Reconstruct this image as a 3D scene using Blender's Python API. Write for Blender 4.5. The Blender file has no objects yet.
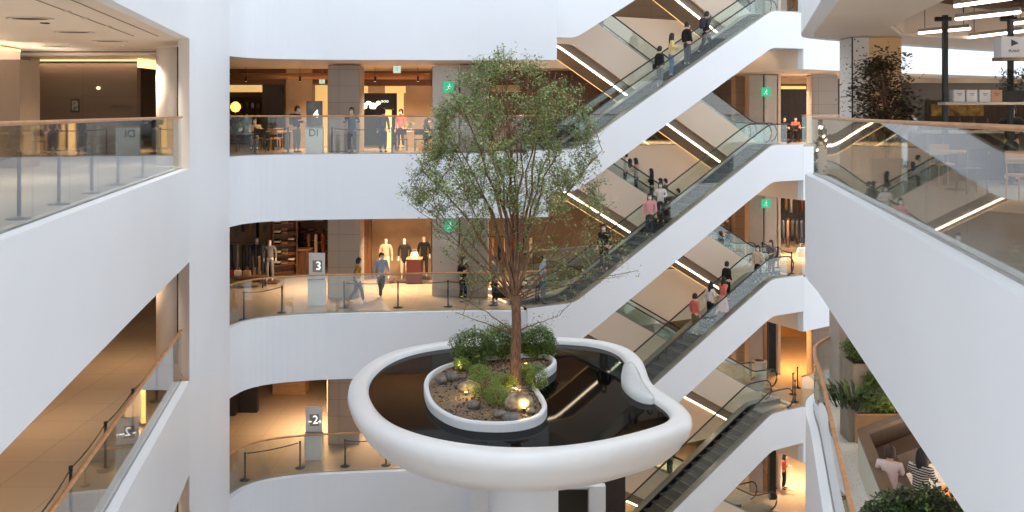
import bpy, math, random
from mathutils import Vector, Matrix
random.seed(7)
C = bpy.context.scene.collection
sc = bpy.context.scene
PI = math.pi

# ------------------------------------------------------------------ camera, sky, exposure
# world: X right, Y into the atrium, z = 0 is the fourth-floor floor, eye 1.5 m above it
FPX, CX, HY, EYE = 900.0, 512.0, 112.0, 1.5
cam = bpy.data.cameras.new('camera'); co = bpy.data.objects.new('camera', cam); C.objects.link(co)
co.location = (0, 0, EYE); co.rotation_euler = (PI/2, 0, 0)
cam.sensor_width = 36; cam.lens = FPX/1024*36; cam.shift_y = -(256-HY)/1024
cam.clip_start = .05; cam.clip_end = 300
sc.camera = co
w = bpy.data.worlds.new('sky'); sc.world = w; w.use_nodes = True
nt = w.node_tree; bg = nt.nodes['Background']
tc = nt.nodes.new('ShaderNodeTexCoord'); sx = nt.nodes.new('ShaderNodeSeparateXYZ'); rp = nt.nodes.new('ShaderNodeValToRGB')
nt.links.new(tc.outputs['Generated'], sx.inputs[0]); nt.links.new(sx.outputs['Z'], rp.inputs[0]); nt.links.new(rp.outputs[0], bg.inputs[0])
rp.color_ramp.elements[0].position = 0.0; rp.color_ramp.elements[0].color = (.85, .90, .95, 1)
rp.color_ramp.elements[1].position = .8; rp.color_ramp.elements[1].color = (.82, .87, .93, 1)
bg.inputs[1].default_value = 1.45
sc.view_settings.view_transform = 'Standard'; sc.view_settings.look = 'None'
sc.view_settings.exposure = 0.58; sc.view_settings.gamma = 1; sc.view_settings.use_curve_mapping = False

def area(loc, sx_, sy_, power, col, rot=(0, 0, 0)):
    l = bpy.data.lights.new('ceiling_and_fill_light', 'AREA'); l.shape = 'RECTANGLE'; l.size = sx_; l.size_y = sy_
    l.energy = power; l.color = col; l.spread = math.radians(130)
    o = bpy.data.objects.new('ceiling_and_fill_light', l); o.location = loc; o.rotation_euler = rot; C.objects.link(o); return o
WARM = (1.0, .73, .47); SOFT = (1.0, .84, .66); AMBER = (.75, .40, .13)
FL = {5: 5.5, 4: 0.0, 3: -5.5, 2: -11.0, 1: -16.5, 6: 11.0}
def spots(x, y, z, nx, ny, dx, dy, power, col):
    n = nx*ny
    for i in range(nx):
        for j in range(ny): area((x+(i-(nx-1)/2)*dx, y+(j-(ny-1)/2)*dy, z), .35, .35, power/n, col)
for f in (5, 4, 3, 2, 1):
    cz = FL[f] + 3.12
    kk = {5: 1.3, 4: 1.7, 3: 2.3, 2: 2.3, 1: 2.1}[f]
    spots(-4.2, 35.6, cz-.03, 3, 1, 3.4, 0, 200*kk, WARM)                 # gallery before the back shops
    spots(4.5, 44.0, cz-.03, 2, 1, 5, 0, 240*kk, WARM)                  # behind the escalators
    spots(15.0, 43.5, cz-.03, 2, 1, 3.4, 0, 150*kk, WARM if f != 2 else AMBER)      # right-hand lobby
    spots(-12.5, 20.0, cz-.03, 2, 3, 4, 5, 430 if f == 4 else 150, SOFT if f == 4 else WARM)   # left gallery
    spots(13.0, 16.0, cz-.03, 2, 2, 4, 5, 380 if f == 4 else 500, SOFT)         # right gallery
area((-14.2, 24.0, 2.2), .3, 9, 50, SOFT, (PI, 0, 0)); area((-14.5, 13.0, 2.2), .3, 9, 110, SOFT, (PI, 0, 0))   # cove lights washing the left ceiling
area((15.5, 17.0, 2.3), .3, 10, 260, SOFT, (PI, 0, 0))                # added fill light without a fixture, brightens the right cafe ceiling from below

# ------------------------------------------------------------------ helpers
def s2l(c):
    return tuple((x/255/12.92 if x/255 <= .04045 else ((x/255+.055)/1.055)**2.4) for x in c)
_m = {}
def mat(name, rgb=(200, 200, 200), rough=.6, metal=0, noise=0, scale=4, rgb2=None, bump=0, spec=.5, emit=0, stretch=None, brick=None, voro=False, sss=0):
    """plain procedural surface: base colour with a noise (or brick / speckle) variation"""
    if name in _m: return _m[name]
    m = bpy.data.materials.new(name); m.use_nodes = True; n = m.node_tree.nodes; L = m.node_tree.links
    b = n['Principled BSDF']; c = s2l(rgb)
    b.inputs['Base Color'].default_value = (*c, 1); b.inputs['Roughness'].default_value = rough; b.inputs['Metallic'].default_value = metal
    b.inputs['Specular IOR Level'].default_value = spec
    if emit:
        b.inputs['Emission Color'].default_value = (*c, 1); b.inputs['Emission Strength'].default_value = emit
    c2 = s2l(rgb2) if rgb2 else tuple(x*(1-noise) for x in c)
    if noise or rgb2:
        t = n.new('ShaderNodeTexCoord'); mp = n.new('ShaderNodeMapping'); L.new(t.outputs['Object'], mp.inputs[0])
        if stretch: mp.inputs['Scale'].default_value = stretch
        if brick:
            mp.inputs['Rotation'].default_value = (PI/2, 0, 0) if brick[0] == 'v' else (0, 0, 0)
            t1 = n.new('ShaderNodeTexBrick'); t1.offset = brick[3] if len(brick) > 3 else .5
            t1.inputs['Scale'].default_value = 1; t1.inputs['Brick Width'].default_value = brick[1]; t1.inputs['Row Height'].default_value = brick[2]
            t1.inputs['Mortar Size'].default_value = .008; t1.inputs['Color1'].default_value = (*c, 1)
            t1.inputs['Color2'].default_value = (*[x*.93 for x in c], 1); t1.inputs['Mortar'].default_value = (*c2, 1)
            L.new(mp.outputs[0], t1.inputs[0]); L.new(t1.outputs[0], b.inputs['Base Color']); src = t1.outputs[0]
        else:
            if voro:
                t1 = n.new('ShaderNodeTexVoronoi'); t1.inputs['Scale'].default_value = scale; out = t1.outputs['Distance']
            else:
                t1 = n.new('ShaderNodeTexNoise'); t1.inputs['Scale'].default_value = scale; t1.inputs['Detail'].default_value = 4; out = t1.outputs[0]
            r = n.new('ShaderNodeValToRGB'); L.new(mp.outputs[0], t1.inputs[0]); L.new(out, r.inputs[0])
            lo, hi = (.16, .22) if voro else (.35, .68)
            r.color_ramp.elements[0].position = lo; r.color_ramp.elements[0].color = (*c2, 1)
            r.color_ramp.elements[1].position = hi; r.color_ramp.elements[1].color = (*c, 1)
            L.new(r.outputs[0], b.inputs['Base Color']); src = out
        if bump:
            bp = n.new('ShaderNodeBump'); bp.inputs['Strength'].default_value = bump; bp.inputs['Distance'].default_value = .03
            L.new(src, bp.inputs['Height']); L.new(bp.outputs[0], b.inputs['Normal'])
    _m[name] = m; return m
def glass_mat(name, tint, refl=1.0, haze=0.0):
    m = bpy.data.materials.new(name); m.use_nodes = True; n = m.node_tree.nodes; L = m.node_tree.links
    n.remove(n['Principled BSDF']); out = n['Material Output']
    tr = n.new('ShaderNodeBsdfTransparent'); tr.inputs[0].default_value = (*tint, 1)
    gl = n.new('ShaderNodeBsdfGlossy'); gl.inputs['Roughness'].default_value = .02
    ge = n.new('ShaderNodeNewGeometry'); dt = n.new('ShaderNodeVectorMath'); dt.operation = 'DOT_PRODUCT'
    L.new(ge.outputs['Incoming'], dt.inputs[0]); L.new(ge.outputs['Normal'], dt.inputs[1])
    def M(op, a, b=None, clamp=False):
        q = n.new('ShaderNodeMath'); q.operation = op; q.use_clamp = clamp; L.new(a, q.inputs[0])
        if b is not None: q.inputs[1].default_value = b
        return q.outputs[0]
    ab = M('ABSOLUTE', dt.outputs['Value']); su = n.new('ShaderNodeMath'); su.operation = 'SUBTRACT'; su.inputs[0].default_value = 1; L.new(ab, su.inputs[1])
    fr = M('MULTIPLY', M('ADD', M('MULTIPLY', M('POWER', su.outputs[0], 5), .96), .04), refl, True)
    mx = n.new('ShaderNodeMixShader'); L.new(fr, mx.inputs[0])
    L.new(tr.outputs[0], mx.inputs[1]); L.new(gl.outputs[0], mx.inputs[2]); L.new(mx.outputs[0], out.inputs[0])
    return m
WHITE = mat('white_plaster', (230, 235, 242), .5, noise=.03, scale=.4, spec=.3)
CREAM_LIT = mat('cream_warm_light', (236, 218, 200), .6, noise=.03, scale=.5, spec=.3)  # warm light on the white fascias behind the escalators, put into the colour
CEIL = mat('ceiling_paint', (226, 214, 202), .7, noise=.03, scale=.5)
STONE = mat('beige_floor_stone', (182, 160, 136), .22, rgb2=(150, 130, 110), brick=('h', 1.2, 1.2, 0), spec=.5)
PALE = mat('pale_floor_stone', (186, 182, 176), .25, rgb2=(164, 158, 150), brick=('h', 1.2, 1.2, 0), spec=.5)
TERR = mat('terrazzo_floor', (214, 210, 204), .45, rgb2=(150, 140, 130), scale=16, voro=True)
TERRC = mat('speckled_terrazzo', (212, 206, 200), .5, rgb2=(70, 62, 58), scale=9, voro=True)
GREYST = mat('grey_stone_cladding', (166, 155, 146), .5, rgb2=(122, 114, 108), brick=('v', 1.3, .62, 0), spec=.3)
WOOD = mat('brown_wood', (118, 78, 48), .45, rgb2=(84, 54, 34), scale=3, stretch=(8, 8, .6))
WOODD = mat('dark_wood', (70, 46, 30), .45, rgb2=(46, 30, 20), scale=3, stretch=(8, 8, .6))
OAK = mat('oak_wood', (206, 160, 110), .4, rgb2=(184, 136, 88), scale=3, stretch=(.8, .8, 8))
RAILW = mat('handrail_wood', (196, 146, 100), .35, rgb2=(172, 122, 78), scale=5)
TAUPE = mat('taupe_panel', (94, 76, 60), .6, rgb2=(74, 60, 48), brick=('v', 2.4, 1.0, 0))
DARKP = mat('dark_panel', (38, 30, 26), .4, noise=.3)
BLACK = mat('black_metal', (26, 25, 25), .35, noise=.2)
STEEL = mat('brushed_steel', (170, 168, 164), .35, .8, noise=.15, scale=12)
STEP = mat('escalator_step_metal', (70, 72, 74), .45, .5, rgb2=(30, 32, 34), scale=9, stretch=(1, 1, 12))
RUBBER = mat('handrail_rubber', (48, 44, 42), .4, noise=.2)
SOFF = mat('soffit_taupe', (150, 134, 118), .7, noise=.08)
LED = mat('led_strip', (255, 228, 196), .5, emit=6)
LEDA = mat('amber_cove_strip', (255, 206, 140), .5, emit=1.3)
TUBE = mat('fluorescent_tube', (255, 236, 220), .5, emit=4)
GLASS = glass_mat('clear_glass', (.93, .96, .95), 1.3)
GLASSG = glass_mat('green_tinted_glass', (.90, .965, .95), 1.9)

def tag(o, label=None, cat=None, group=None, kind=None):
    if label: o['label'] = label
    if cat: o['category'] = cat
    if group: o['group'] = group
    if kind: o['kind'] = kind
    return o
def root(name, loc=(0, 0, 0), rz=0, label=None, cat=None, group=None):
    o = bpy.data.objects.new(name, None); o.location = loc; o.rotation_euler = (0, 0, rz); o.empty_display_size = .2
    C.objects.link(o); return tag(o, label, cat, group)
def copy_tree(o, parent=None):
    c = o.copy(); C.objects.link(c); c.parent = parent
    for ch in list(o.children): copy_tree(ch, c)
    return c

class MB:
    def __init__(s): s.v = []; s.f = []; s.mi = []; s.sm = []; s.m = 0; s.smooth = False
    def add(s, vs, fs):
        b = len(s.v); s.v += [tuple(v) for v in vs]
        for f in fs: s.f.append(tuple(b+i for i in f)); s.mi.append(s.m); s.sm.append(s.smooth)
        return s
    def box(s, c, d, rz=0, rx=0, ry=0, bev=0):
        R = Matrix.Rotation(rz, 3, 'Z') @ Matrix.Rotation(ry, 3, 'Y') @ Matrix.Rotation(rx, 3, 'X')
        hx, hy, hz = d[0]/2, d[1]/2, d[2]/2; c = Vector(c)
        if bev:
            b = min(bev, hx*.9, hy*.9, hz*.9); vs = []; 
            rings = [(-hz, b), (-hz+b, 0), (hz-b, 0), (hz, b)]
            for z, i in rings:
                X, Y = hx-i, hy-i; q = b if i == 0 else 0
                X = hx if i == 0 else hx-b; Y = hy if i == 0 else hy-b
                for (x, y) in [(-X+b*(i == 0), -Y), (X-b*(i == 0), -Y), (X, -Y+b*(i == 0)), (X, Y-b*(i == 0)), (X-b*(i == 0), Y), (-X+b*(i == 0), Y), (-X, Y-b*(i == 0)), (-X, -Y+b*(i == 0))]:
                    vs.append(c + R @ Vector((x, y, z)))
            fs = [tuple(range(7, -1, -1)), tuple(range(24, 32))]
            for r in range(3):
                for k in range(8): fs.append((r*8+k, r*8+(k+1) % 8, (r+1)*8+(k+1) % 8, (r+1)*8+k))
            return s.add(vs, fs)
        vs = [c + R @ Vector((x*hx, y*hy, z*hz)) for z in (-1, 1) for y in (-1, 1) for x in (-1, 1)]
        return s.add(vs, [(0, 2, 3, 1), (4, 5, 7, 6), (0, 1, 5, 4), (2, 6, 7, 3), (0, 4, 6, 2), (1, 3, 7, 5)])
    def prism(s, poly, z0, z1):
        a = sum(poly[i][0]*poly[(i+1) % len(poly)][1]-poly[(i+1) % len(poly)][0]*poly[i][1] for i in range(len(poly)))
        if a < 0: poly = poly[::-1]
        n = len(poly)
        vs = [(p[0], p[1], z0) for p in poly]+[(p[0], p[1], z1) for p in poly]
        return s.add(vs, [tuple(range(n-1, -1, -1)), tuple(range(n, 2*n))]+[(i, (i+1) % n, n+(i+1) % n, n+i) for i in range(n)])
    def ring(s, rings, cap=True):
        """loft closed rings of equal length"""
        n = len(rings[0]); vs = [p for r in rings for p in r]; fs = []
        for r in range(len(rings)-1):
            for k in range(n): fs.append((r*n+k, r*n+(k+1) % n, (r+1)*n+(k+1) % n, (r+1)*n+k))
        if cap: fs += [tuple(range(n-1, -1, -1)), tuple(range((len(rings)-1)*n, len(rings)*n))]
        return s.add(vs, fs)
    def lathe(s, prof, c=(0, 0, 0), n=20, sx=1, sy=1):
        o, s.smooth = s.smooth, True
        s.ring([[(c[0]+r*sx*math.cos(2*PI*k/n), c[1]+r*sy*math.sin(2*PI*k/n), c[2]+z) for k in range(n)] for r, z in prof]); s.smooth = o
        return s
    def cyl(s, c, r, z0, z1, n=16): return s.lathe([(r, z0), (r, z1)], c, n)
    def tube(s, pts, r, n=6, r1=None, flat=None):
        pts = [Vector(p) for p in pts]; rings = []; N = len(pts); up = Vector((0, 0, 1))
        for i, p in enumerate(pts):
            d = (pts[min(i+1, N-1)]-pts[max(i-1, 0)])
            if d.length < 1e-9: d = Vector((0, 0, 1))
            d.normalize(); a = d.cross(up)
            if a.length < .05: a = d.cross(Vector((0, 1, 0)))
            a.normalize(); b = d.cross(a)
            rr = r if r1 is None else (r[i] if isinstance(r, list) else r+(r1-r)*i/(N-1))
            rb = rr if flat is None else flat
            rings.append([p+a*rr*math.cos(2*PI*k/n+PI/n)+b*rb*math.sin(2*PI*k/n+PI/n) for k in range(n)])
        o, s.smooth = s.smooth, n > 4
        s.ring(rings); s.smooth = o; return s
    def blob(s, c, d, seed=0, amp=.12, n=12, m=8):
        rnd = random.Random(seed); ph = [rnd.uniform(0, 6.3) for _ in range(6)]; rings = []
        for j in range(m+1):
            th = PI*j/m; ring = []
            for k in range(n):
                a = 2*PI*k/n
                q = 1+amp*(math.sin(2*a+ph[0]+2*th)+math.sin(3*a+ph[1]-th)*.7+math.sin(3*th+ph[2])*.6)
                st = max(math.sin(th), .02)
                ring.append((c[0]+d[0]/2*q*st*math.cos(a), c[1]+d[1]/2*q*st*math.sin(a), c[2]-d[2]/2*q*math.cos(th)))
            rings.append(ring)
        o, s.smooth = s.smooth, True; s.ring(rings); s.smooth = o; return s
    def build(s, name, mats, parent=None, loc=None, rz=None):
        me = bpy.data.meshes.new(name); me.from_pydata(s.v, [], s.f); me.validate()
        if not isinstance(mats, (list, tuple)): mats = [mats]
        for m in mats: me.materials.append(m)
        if len(me.polygons) == len(s.mi):
            me.polygons.foreach_set('material_index', s.mi); me.polygons.foreach_set('use_smooth', s.sm)
        me.update()
        o = bpy.data.objects.new(name, me); C.objects.link(o)
        if parent: o.parent = parent
        if loc is not None: o.location = loc
        if rz is not None: o.rotation_euler = (0, 0, rz)
        return o
def st(mb, name, m): return tag(mb.build(name, m), kind='structure')
def at(px, py, z):
    """pixel + height -> plan point"""
    s = (py-HY)/(EYE-z); return ((px-CX)/s, FPX/s)
def XY(px, Y): return (px-CX)*Y/FPX
def ZY(py, Y): return EYE-(py-HY)*Y/FPX
def smooth(path, k=6):
    """Catmull-Rom through the points"""
    out = []; P = [path[0]]+list(path)+[path[-1]]
    for i in range(1, len(P)-2):
        for j in range(k):
            t = j/k; q = []
            for a in range(len(path[0])):
                p0, p1, p2, p3 = P[i-1][a], P[i][a], P[i+1][a], P[i+2][a]
                q.append(.5*(2*p1+(p2-p0)*t+(2*p0-5*p1+4*p2-p3)*t*t+(3*p1-p0-3*p2+p3)*t**3))
            out.append(tuple(q))
    out.append(tuple(path[-1])); return out
def smooth_closed(path, k=6):
    out = []; N = len(path)
    for i in range(N):
        for j in range(k):
            t = j/k; q = []
            for a in range(2):
                p0, p1, p2, p3 = (path[(i+d) % N][a] for d in (-1, 0, 1, 2))
                q.append(.5*(2*p1+(p2-p0)*t+(2*p0-5*p1+4*p2-p3)*t*t+(3*p1-p0-3*p2+p3)*t**3))
            out.append(tuple(q))
    return out
def offset(path, d, closed=False):
    """positive d = to the left of the walking direction"""
    out = []; N = len(path)
    for i in range(N):
        a = path[(i-1) % N] if closed else path[max(i-1, 0)]; b = path[(i+1) % N] if closed else path[min(i+1, N-1)]
        dx, dy = b[0]-a[0], b[1]-a[1]; l = math.hypot(dx, dy) or 1
        out.append((path[i][0]-dy/l*d, path[i][1]+dx/l*d))
    return out
def band(path, d, z0, z1):
    m = MB(); q = offset(path, d); n = len(path); vs = []
    for p, r in zip(path, q): vs += [(p[0], p[1], z0), (p[0], p[1], z1), (r[0], r[1], z1), (r[0], r[1], z0)]
    fs = []
    for i in range(n-1):
        for k in range(4): fs.append((i*4+k, (i+1)*4+k, (i+1)*4+(k+1) % 4, i*4+(k+1) % 4))
    fs += [(3, 2, 1, 0), tuple((n-1)*4+k for k in range(4))]
    if d < 0: fs = [f[::-1] for f in fs]
    fs = [f[::-1] for f in fs]
    return m.add(vs, fs)
def resample(path, step):
    d = [0]
    for a, b in zip(path, path[1:]): d.append(d[-1]+math.dist(a, b))
    n = max(1, round(d[-1]/step)); out = []
    for k in range(n+1):
        t = d[-1]*k/n; i = 0
        while i < len(d)-2 and d[i+1] < t: i += 1
        u = (t-d[i])/((d[i+1]-d[i]) or 1)
        out.append(tuple(path[i][a]+(path[i+1][a]-path[i][a])*u for a in range(len(path[0]))))
    return out

# ------------------------------------------------------------------ plan of the atrium
LL = [(-4.2, 2.0), (-5.8, 10.2), (-7.1, 16.8), (-8.35, 23.3)]                    # edge of the left galleries
WL = [(-8.35, 23.3), (-9.07, 28.9)]                                              # full height white wall
BK = smooth([(-9.07, 28.9), (-8.85, 29.75), (-8.3, 30.35), (-7.4, 30.72), (-5.9, 31.0), (-2.2, 31.35), (0.2, 31.45), (1.3, 31.78)], 4)
BK5 = smooth([(-9.07, 28.9), (-8.85, 29.75), (-8.3, 30.35), (-7.4, 30.72), (-5.9, 30.95), (-2.2, 31.15), (1.55, 31.1)], 4)
O = (1.0, 31.6); A28 = math.radians(28.5); U = (math.cos(A28), math.sin(A28)); NN = (-math.sin(A28), math.cos(A28))
def EL(t, o=0): return (O[0]+U[0]*t+NN[0]*o, O[1]+U[1]*t+NN[1]*o)
VOID = 4.1; TL, TR = -.3, 12.75
RB = [EL(12.75), (14.5, 39.3), (18.0, 41.5), (26.4, 46.4), (34, 50)]             # right end of the back facade
P4 = smooth([(3.1, 2.6), (4.63, 10.0), (5.83, 15.8), (6.55, 19.3), (6.8, 20.7), (7.15, 21.75), (8.3, 22.9), (10.6, 24.5), (14.5, 27.0), (22, 31.5)], 5)
P3 = smooth([(2.2, 4.0), (4.0, 10.6), (4.6, 12.7), (5.45, 15.8), (6.45, 19.4), (6.85, 21.0), (7.3, 22.05), (8.3, 23.1), (10.6, 24.7), (14.5, 27.2), (22, 31.7)], 5)
P5 = smooth([(2.2, 4.0), (3.75, 10.0), (4.98, 14.5), (6.3, 19.4), (6.75, 21.0), (7.2, 21.95), (8.3, 22.9), (10.6, 24.5), (14.5, 27.0), (22, 31.5)], 5)
TH = 2.2
for f in (6, 5, 4, 3, 2):
    z = FL[f]; fac = BK5 if f >= 5 else BK
    # back slab with the escalator void cut out, left slab, right slab
    back = [(-9.2, 29.0)]+offset(fac, .12)[1:]+[EL(TL, .1), EL(TL, VOID+.1), EL(TR, VOID+.1)]+[EL(12.85, .12)]+offset(RB, .12)[1:]+[(34, 62), (-30, 62), (-30, 29.0)]
    fm = STONE if f < 5 else PALE
    st(MB().prism(back, z-.3, z), 'floor', fm)
    if f < 6 or True:
        st(MB().prism(back, z-TH+.02, z-TH+.12), 'ceiling', CEIL)
    lp = offset(LL, .12)+[(-9.2, 29.0), (-30, 29.0), (-30, 2)]
    st(MB().prism(lp, z-.3, z), 'floor', PALE if f == 4 else STONE)
    lb = z-TH-.18 if f < 5 else z-TH+.1
    st(MB().prism(lp, lb+.05, lb+.15), 'ceiling', CEIL)
    st(band(LL, .28, lb, z+.04), 'wall_left', WHITE)
    st(band(fac, .28, z-TH, z+.04), 'wall_back', WHITE)
    st(band([EL(TL+.3, VOID), EL(TR-.02, VOID)], .28, z-TH, z+.04), 'wall_escalator_well', CREAM_LIT)
    st(band([EL(TR, VOID), EL(TR, .25)], .2, z-TH, z+.03), 'wall_well_end', CREAM_LIT); st(band([EL(TL, .3), EL(TL, VOID)], .2, z-TH, z+.03), 'wall_well_end', CREAM_LIT)
    st(band(RB, .28, z-TH, z+.04 if f < 5 else z+1.45), 'wall_back_right', WHITE)
    pr = {6: P5, 5: P5, 4: P4, 3: P3, 2: P3}[f]
    if f >= 5:
        pass
    rp_ = offset(pr, -.12)+[(22, 2), (pr[0][0]+.12, 2)]
    st(MB().prism(rp_, z-.3, z), 'floor', {4: PALE, 3: TERR}.get(f, STONE))
    st(band(pr, -.28, z-TH-(.15 if f < 5 else 0), z+.04), 'wall_right', WHITE)
    if f != 5:
        st(MB().prism(rp_, z-TH-.12, z-TH-.02), 'ceiling', CEIL)
# fourth-floor cafe ceiling on the right: a frame round an open dark recess
RC = [(6.3, 11.0), (7.0, 14.5), (8.1, 19.3), (9.4, 21.7), (16.0, 24.2), (16.0, 11.0)]
cz = FL[5]-TH
st(MB().prism(offset(P5, -.12)[:-1]+[(21.9, 31.3), (22, 24.2), (16.0, 24.2), (9.4, 21.7), (8.1, 19.3), (7.0, 14.5), (6.3, 11.0), (5.5, 4), (2.3, 4.0)], cz+.02, cz+.1), 'ceiling', CEIL)
st(MB().prism([(16, 11), (16, 24.2), (22, 24.2), (22, 4), (5.5, 4), (6.3, 11)], cz, cz+.1), 'ceiling', CEIL)
st(band(RC+[RC[0]], -.06, cz+.1, cz+1.0), 'wall_recess', CEIL)
st(MB().prism(RC, cz+1.0, cz+1.1), 'ceiling', mat('dark_open_ceiling', (70, 50, 38), .9, noise=.4))
# full height white wall on the left with its thick end
st(MB().prism([WL[0], WL[1], (-9.6, 28.9), (-9.35, 25.2), (-9.05, 24.45)], -17, 13.5), 'wall_side', WHITE)
# ground floor and outer walls
st(MB().prism([(-30, -3), (34, -3), (34, 62), (-30, 62)], -16.8, -16.5), 'floor', STONE)
st(band([(-8.35, 23.3), (-9.07, 28.9)]+BK[1:-8], .28, -16.5, -13.2), 'wall_ground', WHITE)
BACKW = mat('back_wall_brown', (110, 76, 48), .6, rgb2=(84, 58, 38), scale=1.3, stretch=(3, 3, .5))
st(MB().box((2, 61.8, -2), (64, .4, 32)), 'wall_far', BACKW)
st(MB().box((-29.8, 30, -2), (.4, 64, 32)), 'wall_far_left', TAUPE)
st(MB().box((26, 14, -9.6), (.4, 24, 14)), 'wall_far_right', TAUPE)

# ------------------------------------------------------------------ glass railings
nrail = 0
def railing(path, f, side, label, pane=1.7, h=1.36, gm=GLASS, rm=RAILW, rr=.045):
    z = FL[f]; q = offset(path, side); r = root('glass_railing', (q[0][0], q[0][1], z), 0, label, 'railing'); ox, oy = q[0]
    q = [(a-ox, b-oy) for a, b in q]
    rs = resample(q, pane/6 if len(q) > 3 else pane)
    if len(q) > 3:
        segs = [rs[i:i+7] for i in range(0, len(rs)-1, 6)]
    else: segs = [rs[i:i+2] for i in range(len(rs)-1)]
    for sg in segs:
        if len(sg) < 2: continue
        sg = [tuple(x) for x in sg]; 
        # a small open joint between panes
        a, b = sg[0], sg[1]; L = math.dist(a, b) or 1; sg[0] = (a[0]+(b[0]-a[0])/L*.006, a[1]+(b[1]-a[1])/L*.006)
        band(sg, .014, .04, h-.03).build('glass_pane', gm, r)
    MB().tube([(a, b, h) for a, b in resample(q, .4)], rr, 8, flat=.032).build('handrail', rm, r)
    band(resample(q, .5), .03, .03, .07).build('base_channel', STEEL, r)
    return r
FN = {5: 'fifth', 4: 'fourth', 3: 'third', 2: 'second', 1: 'ground'}
for f in (5, 4, 3, 2):
    railing(LL, f, .2, f'clear glass railing with tan wooden handrail along the left gallery of the {FN[f]} floor')
for f in (4, 3, 2):
    railing(BK, f, .2, f'curved clear glass railing with thin handrail along the back gallery on the {FN[f]} floor', rr=.03)
railing(P4[:-1], 4, -.2, 'large clear glass railing with tan handrail along the right cafe terrace')
railing(P3[:-1], 3, -.2, 'curving glass railing with orange wooden handrail round the lower right terrace')
railing(P3[:-1], 2, -.2, 'glass railing round the second floor terrace under the planter terrace')
for f in (4, 3, 2):
    railing([EL(12.9), (14.5, 39.3), (18.0, 41.5), (26.4, 46.4), (33, 49.6)], f, .2, f'glass railing along the far right lobby edge on the {FN[f]} floor', gm=GLASSG)
    railing([EL(1.6, VOID+.1), EL(11.8, VOID+.1)], f, .2, f'glass railing behind the escalators on the {FN[f]} floor', gm=GLASSG, rm=STEEL, rr=.03)

# ------------------------------------------------------------------ escalators
T0, RUN, RISE = 1.45, 9.53, 5.5
def zprof(t, F, rear):
    """height of the step line at t along the bank"""
    if rear: t = (12.43+T0) - t
    k = .3; r = RISE/RUN
    def soft(x): return (math.sqrt(x*x+k*k*.25)+x)/2
    return F + r*(soft(t-T0)-soft(t-T0-RUN))
def strip(ts, f0, f1, o0, o1, F, rear, sh=0):
    """solid following the incline between two heights above the step line and two sideways offsets"""
    vs = []; n = len(ts)
    for t in ts:
        z = zprof(t+sh, F, rear); zt = z if not sh else zprof(t, F, rear); a = EL(t, o0); b = EL(t, o1)
        vs += [(a[0], a[1], z+f0), (a[0], a[1], z+f1), (b[0], b[1], z+f1), (b[0], b[1], z+f0)]
    fs = []
    for i in range(n-1):
        for k in range(4): fs.append((i*4+k, i*4+(k+1) % 4, (i+1)*4+(k+1) % 4, (i+1)*4+k))
    fs += [(0, 3, 2, 1), tuple((n-1)*4+k for k in range(4))]
    return vs, [f[::-1] for f in fs]
def lin(a, b, n): return [a+(b-a)*i/(n-1) for i in range(n)]
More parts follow.
